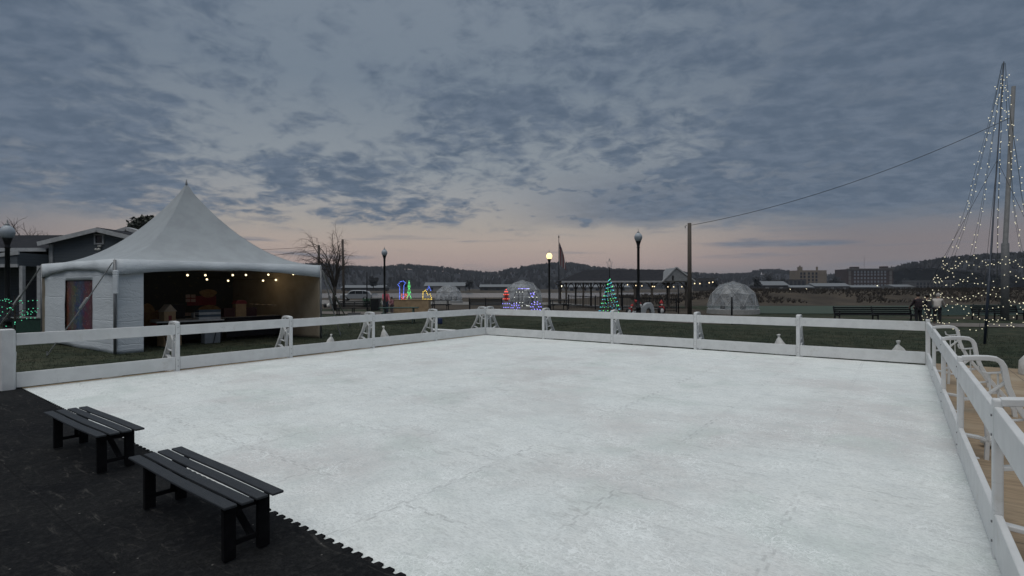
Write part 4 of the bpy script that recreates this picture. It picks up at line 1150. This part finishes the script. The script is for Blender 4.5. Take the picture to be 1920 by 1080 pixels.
# penguins on a snow slide
snow = mat('fake_snow', (.36, .38, .40), .8, (.28, .30, .32), 12, .4, 30); pk_b = mat('penguin_black', (.012, .012, .015), .5); pk_w = mat('penguin_white', (.55, .55, .55), .6); pk_r = mat('scarf_red', (.42, .03, .03), .7); pk_o = mat('beak_orange', (.55, .16, .03), .6)
kD = 31.0; p = ground_at(1205, 592); kD = p.y
e = empty('snow_slide', p, 'white snow slide with an arch for the toy penguins', 'display')
mb = MB(); prof = [(-1.25, 0), (-.95, .12), (-.5, .32), (-.1, .62), (.25, .88), (.55, .90), (.70, .70), (.78, .3), (.82, 0), (.58, 0), (.52, .35), (.38, .52), (.22, .40), (.12, 0)]
mb.prism([(x, -.3, z) for x, z in prof], (0, .6, 0)); mb.build('slide', snow, e, bevel=.05)
def penguin(px, dz, s_, label, tilt=0.0, first=[None]):
    q = Vector(((px - 960) / F * (kD - .1), kD - .1, gz(0, 0) if False else p.z + dz))
    if first[0] is None:
        r_ = empty('toy_penguin', q, label, 'toy penguin', 'toy penguins round the snow slide')
        MB().lathe((0, 0, 0), [(.10, .03), (.17, .1), (.19, .24), (.16, .38), (.11, .46), (.125, .54), (.11, .63), (.04, .69)], 14).build('body', pk_b, r_, True)
        MB().lathe((0, -.055, 0), [(.06, .06), (.13, .12), (.145, .24), (.11, .37), (.05, .42)], 12).build('belly', pk_w, r_, True)
        MB().ball((0, -.06, .57), .08, 2).build('face', pk_w, r_, True)
        MB().lathe((0, 0, .42), [(.13, 0), (.15, .03), (.13, .07)], 12).box((.10, -.12, .34), (.06, .03, .2)).build('scarf', pk_r, r_, True)
        MB().lathe((0, 0, .63), [(.12, 0), (.10, .08), (.03, .2), (.01, .22)], 10).build('hat', pk_r, r_, True)
        MB().tube([(0, -.13, .56), (0, -.21, .54)], [.03, .005], 6).build('beak', pk_o, r_)
        for x in (-.09, .09):
            MB().ball((x, -.07, .02), .08, 1, (.7, 1.1, .3)).build('foot', pk_o, r_)
            MB().ball((x * 2.05, 0, .28), .15, 2, (.28, .5, 1)).build('flipper', pk_b, r_, True)
        first[0] = r_
    else:
        r_ = copy_tree(first[0]); r_.location = q; r_['label'] = label
    s_ *= 1.22; r_.scale = (s_, s_, s_); r_.rotation_euler = (0, tilt, 0)
penguin(1176, .03, .85, 'toy penguin in red scarf at the foot of the slide, farthest from the poles', .5)
penguin(1189, .12, .8, 'toy penguin in red scarf lying low on the lower slope of the slide', 1.0)
penguin(1205, .52, .8, 'toy penguin in red hat sliding on the upper slope', -.8)
penguin(1240, .0, 1.05, 'upright toy penguin in red scarf standing alone beyond the slide arch', 0)

# ---------------------------------------------------------------- park furniture
def park_bench(p, L, label, rz=0.0, H=.86, name='park_bench', nseg=2):
    e_ = empty(name, p, label, 'bench', None, rz)
    for k in range(3): MB().box((0, -.16 + k * .16, .44), (L, .13, .035)).build('seat_slat', black_iron, e_)
    for k in range(4): MB().box((0, .30 + k * .03, .52 + k * .105), (L, .03, .08)).build('back_slat', black_iron, e_)
    for i in range(nseg + 1):
        x = -L / 2 + .05 + (L - .1) * i / nseg
        MB().box((x, -.2, .22), (.06, .06, .44)).bar((x, .3, 0), (x, .27, .44), .06, .06).bar((x, .27, .44), (x, .42, H), .06, .05).bar((x, -.22, .40), (x, .3, .40), .06, .05).build('leg', black_iron, e_)
        if i in (0, nseg): MB().bar((x, -.24, .66), (x, .34, .66), .06, .05).bar((x, -.21, .44), (x, -.23, .66), .05, .05).build('armrest', black_iron, e_)
    return e_
park_bench(ground_at(911, 583), 2.55, 'black iron bench facing away on the path beyond the fence corner', PI, .98)
pb_ = ground_at(1642, 607); park_bench(pb_, 4.3, 'very long dark slatted bench beside the standing people', R(-4), .90)
park_bench(stand(1872, 31.5), 2.6, 'dark slatted bench behind the light-strung pole', R(-6))
park_bench(stand(662, 33), 2.0, 'dark bench in front of the silver car', R(4), .8)
def picnic(p, label, rz, m, L=1.9):
    e_ = empty('picnic_table', p, label, 'picnic table', None, rz)
    tp = MB()
    for k in range(5): tp.box((0, -.3 + k * .15, .75), (L, .14, .04))
    tp.build('tabletop', m, e_)
    for s_ in (-1, 1):
        MB().box((0, s_ * .70, .44), (L, .26, .04)).build('seat', m, e_)
        x = s_ * (L / 2 - .25)
        MB().bar((x, -.28, .72), (x, -.6, 0), .05, .1).bar((x, .28, .72), (x, .6, 0), .05, .1).bar((x, -.8, .39), (x, .8, .39), .05, .09).build('leg', m, e_)
    return e_
picnic(stand(748, 25.5), 'dark green picnic table on the lawn behind the tent-side fence', R(6), green_paint)
picnic(stand(826, 40), 'black picnic table by the path between the plywood box and the iron bench', R(0), black_iron, 1.6)
picnic(stand(1047, 40), 'black picnic table beside the pole of the yellow lit lamp', R(10), black_iron, 1.6)
# litter bin, sign board, bags
p = ground_at(704, 583); e = empty('litter_bin', p, 'black square litter bin beside the person in pink', 'bin')
MB().box((0, 0, .42), (.62, .6, .84)).build('body', black_iron, e, bevel=.04); MB().box((0, 0, .88), (.68, .66, .08)).build('lid', black_iron, e, bevel=.03)
p = stand(664, 23.5); e = empty('sign_board', p, 'small pale sign board on short legs in the lawn', 'sign', rz=.15)
MB().box((0, 0, .42), (.56, .03, .34)).build('panel', mat('pale_board', (.20, .21, .22), .6), e)
for x in (-.26, .26): MB().box((x, .03, .3), (.035, .03, .6)).build('leg', gw, e)
MB().box((0, -.003, .605), (.60, .05, .03)).build('frame', gw, e)
for px_, m_, lab in ((609.5, black_iron, 'black bag on the ground beyond the tent corner'), (615.5, sackm, 'white bag on the ground beside the black bag')):
    q = ground_at(px_, 577); o = MB().ball((0, 0, .17), .19, 2, (.8, .7, 1), .3, 3).build('carrier_bag', m_, None, True, loc=q); tag(o, lab, 'bag')
q = ground_at(825, 608.5); e = empty('blue_bag', q, 'dark blue bag on the lawn behind a post of the tent-side fence', 'bag')
MB().box((0, 0, .14), (.22, .16, .28)).build('body', mat('blue_fabric', (.015, .03, .09), .7), e, bevel=.04); MB().tube([(-.06, 0, .27), (-.04, 0, .36), (.04, 0, .36), (.06, 0, .27)], .01, 5).build('handle', black_iron, e)
o = MB().box((0, 0, .3), (1.5, .5, .6)); hd = MB(); rnd = random.Random(5)
for i in range(900):
    q = Vector((rnd.uniform(-.8, .8), rnd.uniform(-.25, .25), rnd.uniform(.02, .8))); a = Vector((rnd.gauss(0, 1), rnd.gauss(0, 1), rnd.gauss(0, 1))).normalized(); b_ = a.orthogonal(); hd.add([q - a * .06, q + b_ * .03, q + a * .06, q - b_ * .03], [(0, 1, 2, 3)])
e = empty('green_hedge', ground_at(698, 577), 'low green bush behind the black litter bin', 'bush'); hd.build('foliage', mat('hedge_green', (.03, .085, .045), .8), e)
MB().tube([(0, 0, -.1), (0, 0, .5)], .03, 5).build('stem', bark, e)

# silver car, side on
p = stand(668, 78); e = empty('parked_car', p, 'silver estate car parked beyond the dark bench', 'car', rz=R(8))
car = mat('silver_paint', (.30, .32, .34), .25, (.28, .30, .32), 2, metal=.4); gls = mat('dark_glass', (.02, .025, .03), .15)
side_ = [(-2.25, .35), (-2.3, .75), (-2.15, .98), (-1.2, 1.05), (-.75, 1.55), (-.3, 1.64), (1.2, 1.64), (1.85, 1.45), (2.2, 1.02), (2.25, .6), (2.2, .35)]
MB().prism([(x, -.86, z) for x, z in side_], (0, 1.72, 0)).build('body', car, e, bevel=.09)
for sgn_ in (-1, 1):
    g_ = MB()
    for poly in ([(-1.0, 1.08), (-.65, 1.50), (-.05, 1.53), (-.05, 1.08)], [(.03, 1.08), (.03, 1.53), (1.0, 1.53), (1.0, 1.08)], [(1.08, 1.08), (1.08, 1.52), (1.45, 1.46), (1.85, 1.10)]):
        g_.prism([(x, sgn_ * .862, z) for x, z in poly], (0, sgn_ * .008, 0))
    g_.build('side_window', gls, e)
for x in (-1.4, 1.4):
    for y in (-.80, .80):
        wh = MB().tube([(x, y - .1, .33), (x, y + .1, .33)], .33, 18).build('wheel', mat('tyre', (.015, .015, .015), .8), e, True)
        MB().tube([(x, y - .115 if y < 0 else y + .09, .33), (x, y - .09 if y < 0 else y + .115, .33)], .2, 12).build('rim', grey_steel, wh, True)
for y in (-.62, .62): MB().box((-2.27, y, .78), (.06, .3, .13)).build('headlight', mat('lens', (.6, .6, .6), .2), e)

# flag pole and flag
p = stand(1048, 60); H = CH - (443 - 541) / F * 60 - p.z
e = empty('flag_pole', p, 'tall flag pole with a limp striped flag beyond the round tents', 'flag pole')
MB().tube([(0, 0, 0), (0, 0, H * .96)], [.07, .035], 8).lathe((0, 0, H * .96), [(.05, 0), (.08, .1), (.02, .3)], 8).build('pole', black_iron, e, True)
m, t_, b = new_mat('striped_flag'); v = coords(t_); s = t_.nodes.new('ShaderNodeSeparateXYZ'); t_.links.new(v, s.inputs[0])
stp = SS(t_, M2(t_, 'SINE', M2(t_, 'MULTIPLY', s.outputs[0], 22)), -.1, .1)
t_.links.new(MIX(t_, SS(t_, s.outputs[2], H * .80, H * .81), MIX(t_, stp, (.12, .02, .025), (.30, .29, .29)), (.02, .025, .06)), b.inputs['Base Color'])
fg = MB()
for i in range(13):
    for j in range(7):
        f_ = i / 12; x = .06 + (j / 6) * (.35 + 1.1 * f_ * (1 - .35 * f_)) * .75; fg.v.append((x, .10 * math.sin(j * 1.7 + i * .3), H * .90 - f_ * 2.6 - (j / 6) * .7))
for i in range(12):
    for j in range(6):
        q = i * 7 + j; fg.f.append((q, q + 1, q + 8, q + 7))
o = fg.build('flag', m, e, True)

# ---------------------------------------------------------------- far buildings
tanb = mat('tan_brick', (.20, .165, .13), .85, (.17, .14, .11), .2); redbk = mat('dark_red_brick', (.058, .036, .036), .85, (.045, .03, .03), .2)
palewin = mat('pale_window', (.20, .22, .25), .3); darkwin = mat('dark_window', (.03, .035, .045), .2); stone = mat('pale_stone', (.15, .14, .135), .8)
metal_roof = mat('grey_metal_roof', (.17, .18, .19), .5); pale_wall = mat('pale_wall', (.24, .24, .24), .8); dim_wall = mat('dim_wall', (.06, .058, .06), .85)
FD = 480.0
def fb_(px0, px1, py_top, D_, depth, label, name, wallm, cat='building', zb_=None):
    p0, p1 = at(px0, 545, D_), at(px1, 545, D_); c_ = (p0 + p1) / 2; c_.z = gz(c_.x, D_)
    e_ = empty(name, c_, label, cat); W_ = p1.x - p0.x; H_ = CH - (py_top - 541) / F * D_ - c_.z
    MB().box((0, depth / 2, H_ / 2), (W_, depth, H_)).build('wall', wallm, e_)
    return e_, W_, H_
def wins(e_, W_, H_, xs_, zs, ww, wh, m, name='window'):
    first = None; cnt = 0
    for z in zs:
        for x in xs_:
            if first is None: first = MB().box((0, -.12, 0), (ww, .25, wh)).build(name, m, e_); o = first
            else: o = first.copy(); col.objects.link(o)
            o.location = (x * W_, 0, z * H_)
e, W_, H_ = fb_(1588, 1675, 508, FD, 18, 'five storey dark red brick block across the river with rows of pale windows', 'brick_block', redbk)
wins(e, W_, H_, [-.33 + .0725 * i for i in range(10)], [.20, .375, .55, .725, .86], 1.6, 1.9, palewin)
wins(e, W_, H_, [-.44, .44], [.3, .55, .80], 2.2, 4.2, stone, 'end_bay')
MB().box((0, -.4, H_ + .1), (W_ + 1.2, .8, .9)).box((0, -.35, H_ * .925), (W_ + .4, .5, .25)).build('cornice', stone, e)
MB().box((-W_ * .28, 4, H_ + 1.3), (6, 5, 1.9)).box((W_ * .36, 4, H_ + 1.5), (5, 5, 2.3)).build('roof_house', redbk, e)
for x in (.14, .39): MB().ball((x * W_, -.8, H_ * .16), .6, 1).build('wall_lamp', glow('lamp_far', (1, .9, .65), 2.5) if 'lamp_far' not in MATS else MATS['lamp_far'], e)
MB().tube([(0, 8, H_), (0, 8, H_ + 13)], .12, 4).build('mast', grey_steel, e)
e, W_, H_ = fb_(1498, 1550, 510, FD - 10, 16, 'tan five storey building across the river with small chimneys', 'tan_block', tanb)
wins(e, W_, H_, [-.42, -.30, -.14, 0, .13], [.30, .48, .66, .83], 1.7, 2.1, darkwin)
MB().box((-.40 * W_, 3, H_ + 1.6), (3.2, 3, 3.2)).box((-.40 * W_, 3, H_ + 3.6), (1, 1, 1.6)).box((.22 * W_, 3, H_ + 1.7), (1.2, 1.2, 3.4)).build('chimney', tanb, e)
e, W_, H_ = fb_(1470, 1512, 527, FD - 40, 16, 'low dim building with tall windows left of the tan block', 'low_block', dim_wall)
wins(e, W_, H_, [-.36, -.18, 0, .18, .36], [.62], 1.8, 4.2, darkwin)
def shed(px0, px1, pe, pr_, D_, label, wm, nlight=()):
    e_, W2, H2 = fb_(px0, px1, pe, D_, 14, label, 'long_shed', wm, 'shed')
    zr = CH - (pr_ - 541) / F * D_ - e_.location.z
    MB().prism([(-W2 / 2 - .5, -.8, H2 + .02), (-W2 / 2 - .5, 7, zr), (-W2 / 2 - .5, 14.8, H2 + .02)], (W2 + 1, 0, 0)).build('roof', metal_roof, e_)
    k = max(2, int(W2 / 7))
    dr = None
    for i in range(k):
        x = -W2 / 2 + W2 * (i + .5) / k
        if dr is None: dr = MB().box((0, -.1, H2 * .38), (2.2, .2, H2 * .6)).build('door', pale_wall if len(nlight) else darkwin, e_); o = dr
        else: o = dr.copy(); col.objects.link(o)
        o.location = (x, 0, 0)
    return e_
shed(1528, 1594, 540, 534, 400, 'long grey roofed shed in front of the brick block', dim_wall, (1,))
shed(1484, 1526, 542, 538, 398, 'lower grey roofed shed with a lit end left of the long shed', dim_wall)
shed(1596, 1650, 542, 538, 398, 'low dark shed right below the brick block', dim_wall)
shed(1425, 1478, 538, 530, 330, 'dark roofed low building right behind the large clear dome', dim_wall, (1,))
e, W_, H_ = fb_(1716, 1790, 531, 430, 14, 'long two storey building with a row of windows at the foot of the wooded hill', 'row_building', mat('grey_wall', (.10, .10, .105), .85))
wins(e, W_, H_, [-.44 + .088 * i for i in range(11)], [.3, .68], 1.7, 2.0, darkwin); MB().box((0, 7, H_ + .3), (W_ + 1, 15, .5)).build('roof', metal_roof, e)
shed(1676, 1714, 541, 537, 430, 'small pale roofed shed left of the row building', pale_wall)
e, W_, H_ = fb_(1310, 1340, 524, 300, 10, 'pale flat fronted building beyond the shelter gable', 'pale_building', dim_wall)
wins(e, W_, H_, [-.3, 0, .3], [.4, .72], 1.0, 1.2, darkwin)
shed(796, 872, 538, 531, 330, 'long pale roofed warehouse on the far bank behind the small dome', pale_wall)
shed(640, 720, 541, 536, 340, 'low pale roofed warehouse on the far bank behind the lamp', dim_wall)
shed(900, 990, 540, 535, 350, 'low grey warehouse on the far bank behind the iron bench', dim_wall)
shed(1060, 1180, 541, 536, 340, 'long low building on the far bank seen through the shelter', pale_wall)
for i, (px_, py_, D_) in enumerate(((1481, 546, 396), (1053, 539, 300), (1512, 545, 396))):
    pq = at(px_, py_, D_); g0 = gz(pq.x, D_); e = empty('yard_light', (pq.x, D_, g0), ('bright yard light beside the low shed left of the tan block', 'small warm yard light on the far bank beyond the yellow lamp', 'pale yard light at the end of the long shed')[i], 'yard light')
    MB().tube([(0, 0, 0), (0, 0, pq.z - g0)], .12, 5).build('pole', black_iron, e); MB().ball((0, 0, pq.z - g0 + .3), .75 if i == 0 else .5, 1).build('lamp_head', MATS['lamp_far'], e)

# ---------------------------------------------------------------- hills and far woods
prof = [(-900, 468), (-400, 478), (0, 486), (300, 492), (560, 500), (600, 498), (650, 503), (720, 505), (760, 500), (800, 503), (830, 505), (860, 510), (900, 514), (930, 516), (960, 508), (1000, 502), (1030, 498), (1060, 496), (1085, 500), (1110, 505),
        (1150, 509), (1250, 513), (1340, 520), (1400, 518), (1430, 511), (1455, 511), (1480, 517), (1520, 520), (1575, 524), (1600, 522), (1660, 513), (1690, 505), (1740, 497), (1780, 491), (1830, 486), (1920, 482), (2150, 474), (2700, 470)]
def ridge(px):
    for (a, b_), (c_, d_) in zip(prof, prof[1:]):
        if a <= px <= c_: return b_ + (d_ - b_) * (px - a) / (c_ - a)
    return prof[-1][1]
def hdist(px): return 980 - 380 * sm(1560, 1720, px) - 150 * (1 - sm(500, 900, px))
hm = MB(); PXS = [-900 + 18 * i for i in range(201)]; rows = (-.34, -.22, -.12, -.04, 0, .12, .35)
hts = (0, .42, .75, .95, 1, .7, -.02)
for px_ in PXS:
    d0 = hdist(px_); top = CH - (ridge(px_) + 5 - 541) / F * d0
    for r_, h_ in zip(rows, hts):
        y = d0 * (1 + r_); x = (px_ - 960) / F * d0
        hm.v.append((x, y, -1 + (top + 1) * h_ * (1 + .05 * noise.noise(Vector((x * .01, y * .01, 3))))))
for i in range(len(PXS) - 1):
    for j in range(len(rows) - 1):
        q = i * len(rows) + j; hm.f.append((q, q + 1, q + len(rows) + 1, q + len(rows)))
hillm = mat('bare_hillside', (.040, .042, .048), .95, (.034, .035, .040), .012, 0, spec=0)
tag(hm.build('hills', hillm, None, True), kind='structure')
# bare winter woods over the slopes: a mass nobody could count
rnd = random.Random(21); wd = MB()
for i in range(5200):
    px_ = rnd.uniform(520, 2050); d0 = hdist(px_); f_ = rnd.choice((1, 1, rnd.random(), rnd.random()))
    r_ = -.34 * (1 - f_); 
    hh = hts[0]
    for (ra_, ha), (rb_2, hb_) in zip(zip(rows, hts), zip(rows[1:5], hts[1:5])):
        if ra_ <= r_ <= rb_2: hh = ha + (hb_ - ha) * (r_ - ra_) / (rb_2 - ra_)
    top = CH - (ridge(px_) + 5 - 541) / F * d0
    q = Vector(((px_ - 960) / F * d0 + rnd.uniform(-6, 6), d0 * (1 + r_), -1 + (top + 1) * hh - 1))
    Ht_ = rnd.uniform(5, 10) * (d0 / 900) ** .5
    for k in range(7):
        th = rnd.uniform(0, 2 * PI); lean = rnd.uniform(.05, .45); tip = q + Vector((math.cos(th) * lean, math.sin(th) * lean, 1)) * Ht_ * rnd.uniform(.6, 1); s_ = Ht_ * .09
        wd.add([q + Vector((-s_, 0, Ht_ * .1)), q + Vector((s_, 0, Ht_ * .1)), tip + Vector((s_ * 1.1, 0, 0)), tip + Vector((0, 0, s_)), tip - Vector((s_ * 1.1, 0, 0))], [(0, 1, 2, 3, 4)])
tag(wd.build('distant_wood', mat('winter_wood', (.075, .075, .080), .95, (.055, .056, .060), .02, spec=0)), kind='stuff', label='bare winter wood covering the far hills', cat='wood')
# trees on the far bank
lst = [(1440, 360, 11), (1466, 355, 9), (1556, 470, 9), (1568, 465, 12), (1580, 470, 8), (1695, 455, 10), (1340, 290, 6), (1420, 300, 8), (756, 320, 7), (700, 315, 9), (880, 330, 7)]
for i, (px_, D_, H_) in enumerate(lst):
    lab = ['bushy dark tree right above the large clear dome', 'lower dark tree left of the low dim building', 'small bare looking tree just right of the tan block', 'tallest dark tree in the gap between tan block and brick block',
           'low dark tree touching the left end of the brick block', 'dark tree between the brick block and the row building', 'small dark tree beyond the shelter gable', 'dark tree at the left edge of the clear dome roof',
           'low dark tree behind the blue light figure', 'dark tree behind the lamp over the picnic table', 'low dark tree behind the iron bench'][i]
    leafy(stand(px_, D_), H_, H_ * .55, lab, 40 + i, 700, .55, mat('far_leaves', (.030, .032, .036), .9), 'trees on the far river bank', 'bank_tree')
# brush on the levee: uncountable
rnd = random.Random(31); bs = MB()
for i in range(16000):
    x = rnd.uniform(16, 140); y = rnd.uniform(63, 92); 
    if noise.noise(Vector((x * .09, y * .12, 2))) < -.05 and x < 60: continue
    z = gz(x, y); h_ = rnd.uniform(.15, .55)
    for k in range(3):
        a = rnd.uniform(-.35, .35); bs.add([(x - .06, y, z), (x + .06, y, z), (x + a + .08, y + rnd.uniform(-.2, .2), z + h_)], [(0, 1, 2)])
tag(bs.build('undergrowth', mat('dead_brush', (.050, .043, .036), .95, (.034, .029, .026), 1.0)), kind='stuff', label='dead brush over the river bank', cat='undergrowth')

# ---------------------------------------------------------------- lawn blades near the rink: uncountable
rnd = random.Random(77); gb = MB(); cnt = 0
while cnt < 60000:
    if rnd.random() < .5: u, v_ = -rnd.random() ** 1.4 * 9 - .3, rnd.uniform(-8, 13)
    else: u, v_ = rnd.uniform(-2, 16), -rnd.random() ** 1.4 * 12 - .3
    if u > 12.2 and v_ > -.6: continue
    q = rk(u, v_); x, y = q.x, q.y; cnt += 1
    z = gz(x, y); h_ = rnd.uniform(.025, .06); a = rnd.uniform(0, PI); wv = .006
    dx_, dy_ = math.cos(a) * wv, math.sin(a) * wv
    gb.v += [(x - dx_, y - dy_, z), (x + dx_, y + dy_, z), (x + rnd.uniform(-.03, .03), y + rnd.uniform(-.03, .03), z + h_)]
    k = len(gb.v); gb.f.append((k - 3, k - 2, k - 1))
me = bpy.data.meshes.new('grass'); me.from_pydata(gb.v, [], gb.f); me.update()
me.materials.append(mat('grass_blade', (.020, .032, .018), .8, (.085, .085, .058), 1.1))
o = bpy.data.objects.new('grass', me); col.objects.link(o); tag(o, 'short dull green lawn grass round the rink', 'grass', kind='stuff')

# ---------------------------------------------------------------- people
def skinned(verts, edges, name, m, parent, root=0, sub=1):
    me = bpy.data.meshes.new(name); me.from_pydata([v_[0] for v_ in verts], edges, []); o = bpy.data.objects.new(name, me); col.objects.link(o)
    md = o.modifiers.new('skin', 'SKIN'); md.use_smooth_shade = True
    lay = me.skin_vertices[0] if me.skin_vertices else None
    if lay is None:
        bm = bmesh.new(); bm.from_mesh(me); bm.verts.layers.skin.verify(); bm.to_mesh(me); bm.free(); lay = me.skin_vertices[0]
    for i, v_ in enumerate(verts):
        r = v_[1]; lay.data[i].radius = (r, r) if not isinstance(r, tuple) else r
        lay.data[i].use_root = (i == root)
    sb2 = o.modifiers.new('sub', 'SUBSURF'); sb2.levels = sb2.render_levels = sub
    dg = bpy.context.evaluated_depsgraph_get(); dg.update()
    m2 = bpy.data.meshes.new_from_object(o.evaluated_get(dg)); m2.materials.clear(); m2.materials.append(m)
    m2.polygons.foreach_set('use_smooth', [True] * len(m2.polygons))
    bpy.data.objects.remove(o)
    o2 = bpy.data.objects.new(name, m2); col.objects.link(o2); o2.parent = parent
    return o2
def hand(V, Eg, wi, base, d, side_):
    """palm plus five short curled fingers from the wrist"""
    pi_ = len(V); V.append((base + d * .06, .03)); Eg.append((wi, pi_))
    fwd = d.cross(side_).normalized()
    for k, (o_, L_) in enumerate(((-.028, .075), (-.009, .085), (.010, .08), (.028, .062))):
        a = len(V); V.append((base + d * .09 + side_ * o_, .010)); V.append((base + d * (.09 + L_ * .5) + side_ * o_ + fwd * .012, .009)); V.append((base + d * (.09 + L_) + side_ * o_ + fwd * .035, .008)); Eg += [(pi_, a), (a, a + 1), (a + 1, a + 2)]
    a = len(V); V.append((base + d * .04 - side_ * .042 + fwd * .01, .011)); V.append((base + d * .08 - side_ * .055 + fwd * .025, .009)); Eg += [(pi_, a), (a, a + 1)]
def person(p, rz, H, label, jm, tm, hm_, lean=0.0, twist=0.0, arms=((.25, -.05), (.25, -.05)), hood=False, group=None):
    """figure facing local -y; lean tips the trunk forward"""
    e_ = empty('person', p, label, 'person', group, rz)
    k = H / 1.72; cl, sl = math.cos(lean), math.sin(lean)
    hip = Vector((0, 0, .90 * k))
    def tr_(x, y, z):     # trunk frame above the hip
        return hip + Vector((x * k, (y * cl - z * sl) * k, (z * cl + y * sl) * k))
    V = [(hip, .12 * k), (tr_(0, 0, .22), .115 * k), (tr_(0, 0, .42), .125 * k), (tr_(0, .0, .54), .06 * k), (tr_(0, -.015, .62), .065 * k), (tr_(0, -.03, .72), .10 * k), (tr_(0, -.02, .80), .07 * k)]
    Eg = [(0, 1), (1, 2), (2, 3), (3, 4), (4, 5), (5, 6)]
    Sl = []; El = []
    for s_, (fa, ba) in zip((-1, 1), arms):
        i = len(V); sh_ = tr_(.175 * s_, 0, .46); el_ = sh_ + Vector((.025 * s_, -.06 - fa * .35, -.27)) * k; wr = el_ + Vector((-.04 * s_, -.10 - fa * .7, -.20 + fa * .15)) * k
        V += [(sh_, .062 * k), (el_, .046 * k), (wr, .032 * k)]; Eg += [(2, i), (i, i + 1), (i + 1, i + 2)]
        dd_ = (wr - el_).normalized(); sd_ = dd_.cross(Vector((s_ * 1.0, 0, .2))).normalized()
        hand(V, Eg, i + 2, wr, dd_ * k, sd_ * k)
        i = len(V); hp_ = hip + Vector((.095 * s_, 0, -.06)) * k; kn = Vector((.11 * s_, -.03, .48)) * k; an = Vector((.115 * s_, .02, .09)) * k; toe = Vector((.13 * s_, -.15, .035)) * k
        V += [(hp_, .095 * k), (kn, .065 * k), (an, .045 * k), (toe, .035 * k)]; Eg += [(0, i), (i, i + 1), (i + 1, i + 2), (i + 2, i + 3)]
        Sl.append((sh_, el_, wr)); El.append((hp_, kn, an, toe))
    body = skinned(V, Eg, 'body', skin, e_)
    # face
    nf = tr_(0, -.135, .71); MB().ball(nf, .018 * k, 1, (1, 1.2, 1.2)).build('nose', skin, e_, True)
    # hair or hood
    MB().ball(tr_(0, .012, .745), .118 * k, 2, (.95, 1.0, 1.06), .12, 6).build('hood' if hood else 'hair', hm_, e_, True)
    # jacket: one skinned garment slightly larger than the body
    JV = [(tr_(0, 0, -.08), .195 * k), (tr_(0, 0, .10), .19 * k), (tr_(0, 0, .28), .19 * k), (tr_(0, 0, .43), .17 * k), (tr_(0, -.0, .53), .08 * k)]; JE = [(0, 1), (1, 2), (2, 3), (3, 4)]
    for sh_, el_, wr in Sl:
        i = len(JV); JV += [(sh_, .088 * k), (el_, .068 * k), (el_.lerp(wr, .93), .055 * k)]; JE += [(3, i), (i, i + 1), (i + 1, i + 2)]
    skinned(JV, JE, 'jacket', jm, e_)
    TV = [(hip + UP * .02, .14 * k)]; TE = []
    for hp_, kn, an, toe in El:
        i = len(TV); TV += [(hp_, .112 * k), (kn, .085 * k), (an + UP * .01, .07 * k)]; TE += [(0, i), (i, i + 1), (i + 1, i + 2)]
    skinned(TV, TE, 'trousers', tm, e_)
    for hp_, kn, an, toe in El: MB().ball((an + toe) / 2 * 1.0 + Vector((0, -.005, -.01)), .11 * k, 2, (.48, 1.05, .45)).build('shoe', shoe, e_, True)
    return e_
m, t_, b = new_mat('plaid_jacket'); v = coords(t_)
s = t_.nodes.new('ShaderNodeSeparateXYZ'); t_.links.new(v, s.inputs[0])
pl = M2(t_, 'MAXIMUM', SS(t_, M2(t_, 'SINE', M2(t_, 'MULTIPLY', s.outputs[0], 70)), .3, .6), SS(t_, M2(t_, 'SINE', M2(t_, 'MULTIPLY', s.outputs[2], 60)), .3, .6))
t_.links.new(MIX(t_, pl, (.035, .018, .024), (.015, .014, .018)), b.inputs['Base Color']); b.inputs['Roughness'].default_value = .9; plaid = m
dark_tr = mat('dark_trousers', (.015, .016, .02), .9); beige = mat('beige_coat', (.46, .43, .40), .85, (.38, .355, .33), 6); darkhair = mat('dark_hair', (.02, .016, .014), .6); grey_hair = mat('grey_hair', (.16, .15, .14), .6)
pink = mat('pink_jacket', (.42, .10, .13), .8); jeans = mat('blue_jeans', (.05, .07, .10), .9); pinkchild = mat('pink_coat', (.32, .14, .16), .8)
p1 = ground_at(1722, 609.5); K = p1.y
person(p1, R(178), 1.68, 'person in dark plaid jacket and black trousers standing at the end of the long bench', plaid, dark_tr, darkhair, .05)
person(stand(1741, K + .6), R(200), 1.60, 'person in dark coat half hidden between two others', mat('charcoal_coat', (.035, .036, .045), .9), mat('grey_trousers', (.10, .10, .11), .9), darkhair, .12)
person(stand(1757, K - .3), R(130), 1.70, 'person in pale beige hooded coat leaning forward beside the fence corner', beige, dark_tr, beige, .38, arms=((.5, 0), (.6, 0)), hood=True)
person(stand(723, 34), R(20), 1.62, 'person in bright pink jacket and jeans behind the green picnic table', pink, jeans, darkhair, .08, arms=((.7, 0), (.5, 0)))
person(stand(735, 34.5), R(-30), 1.12, 'child in pale pink coat beside the person in pink jacket', pinkchild, mat('pale_trousers', (.18, .14, .15), .9), darkhair, .1)

# pale low fabric fence beyond the light pole
p = stand(1850, 36); e = empty('pale_barrier', p, 'long pale green low barrier behind the light-strung pole', 'barrier')
MB().box((0, 0, .42), (9, .05, .7)).build('panel', mat('pale_green_sheet', (.10, .15, .14), .6), e)
for i in range(6): MB().box((-4.4 + 1.76 * i, .05, .42), (.05, .05, .84)).build('post', black_iron, e)

# thin evening haze over the valley
m = bpy.data.materials.new('evening_haze'); m.use_nodes = True; t_ = m.node_tree; t_.nodes.remove(t_.nodes['Principled BSDF'])
pv = t_.nodes.new('ShaderNodeVolumePrincipled'); pv.inputs['Color'].default_value = (.80, .88, 1, 1); pv.inputs['Density'].default_value = .00014; pv.inputs['Anisotropy'].default_value = .0
t_.links.new(pv.outputs[0], t_.nodes['Material Output'].inputs['Volume'])
tag(MB().box((0, 1290, 45), (5300, 2730, 100)).build('haze', m), kind='stuff', label='thin bluish evening haze over the valley', cat='haze')
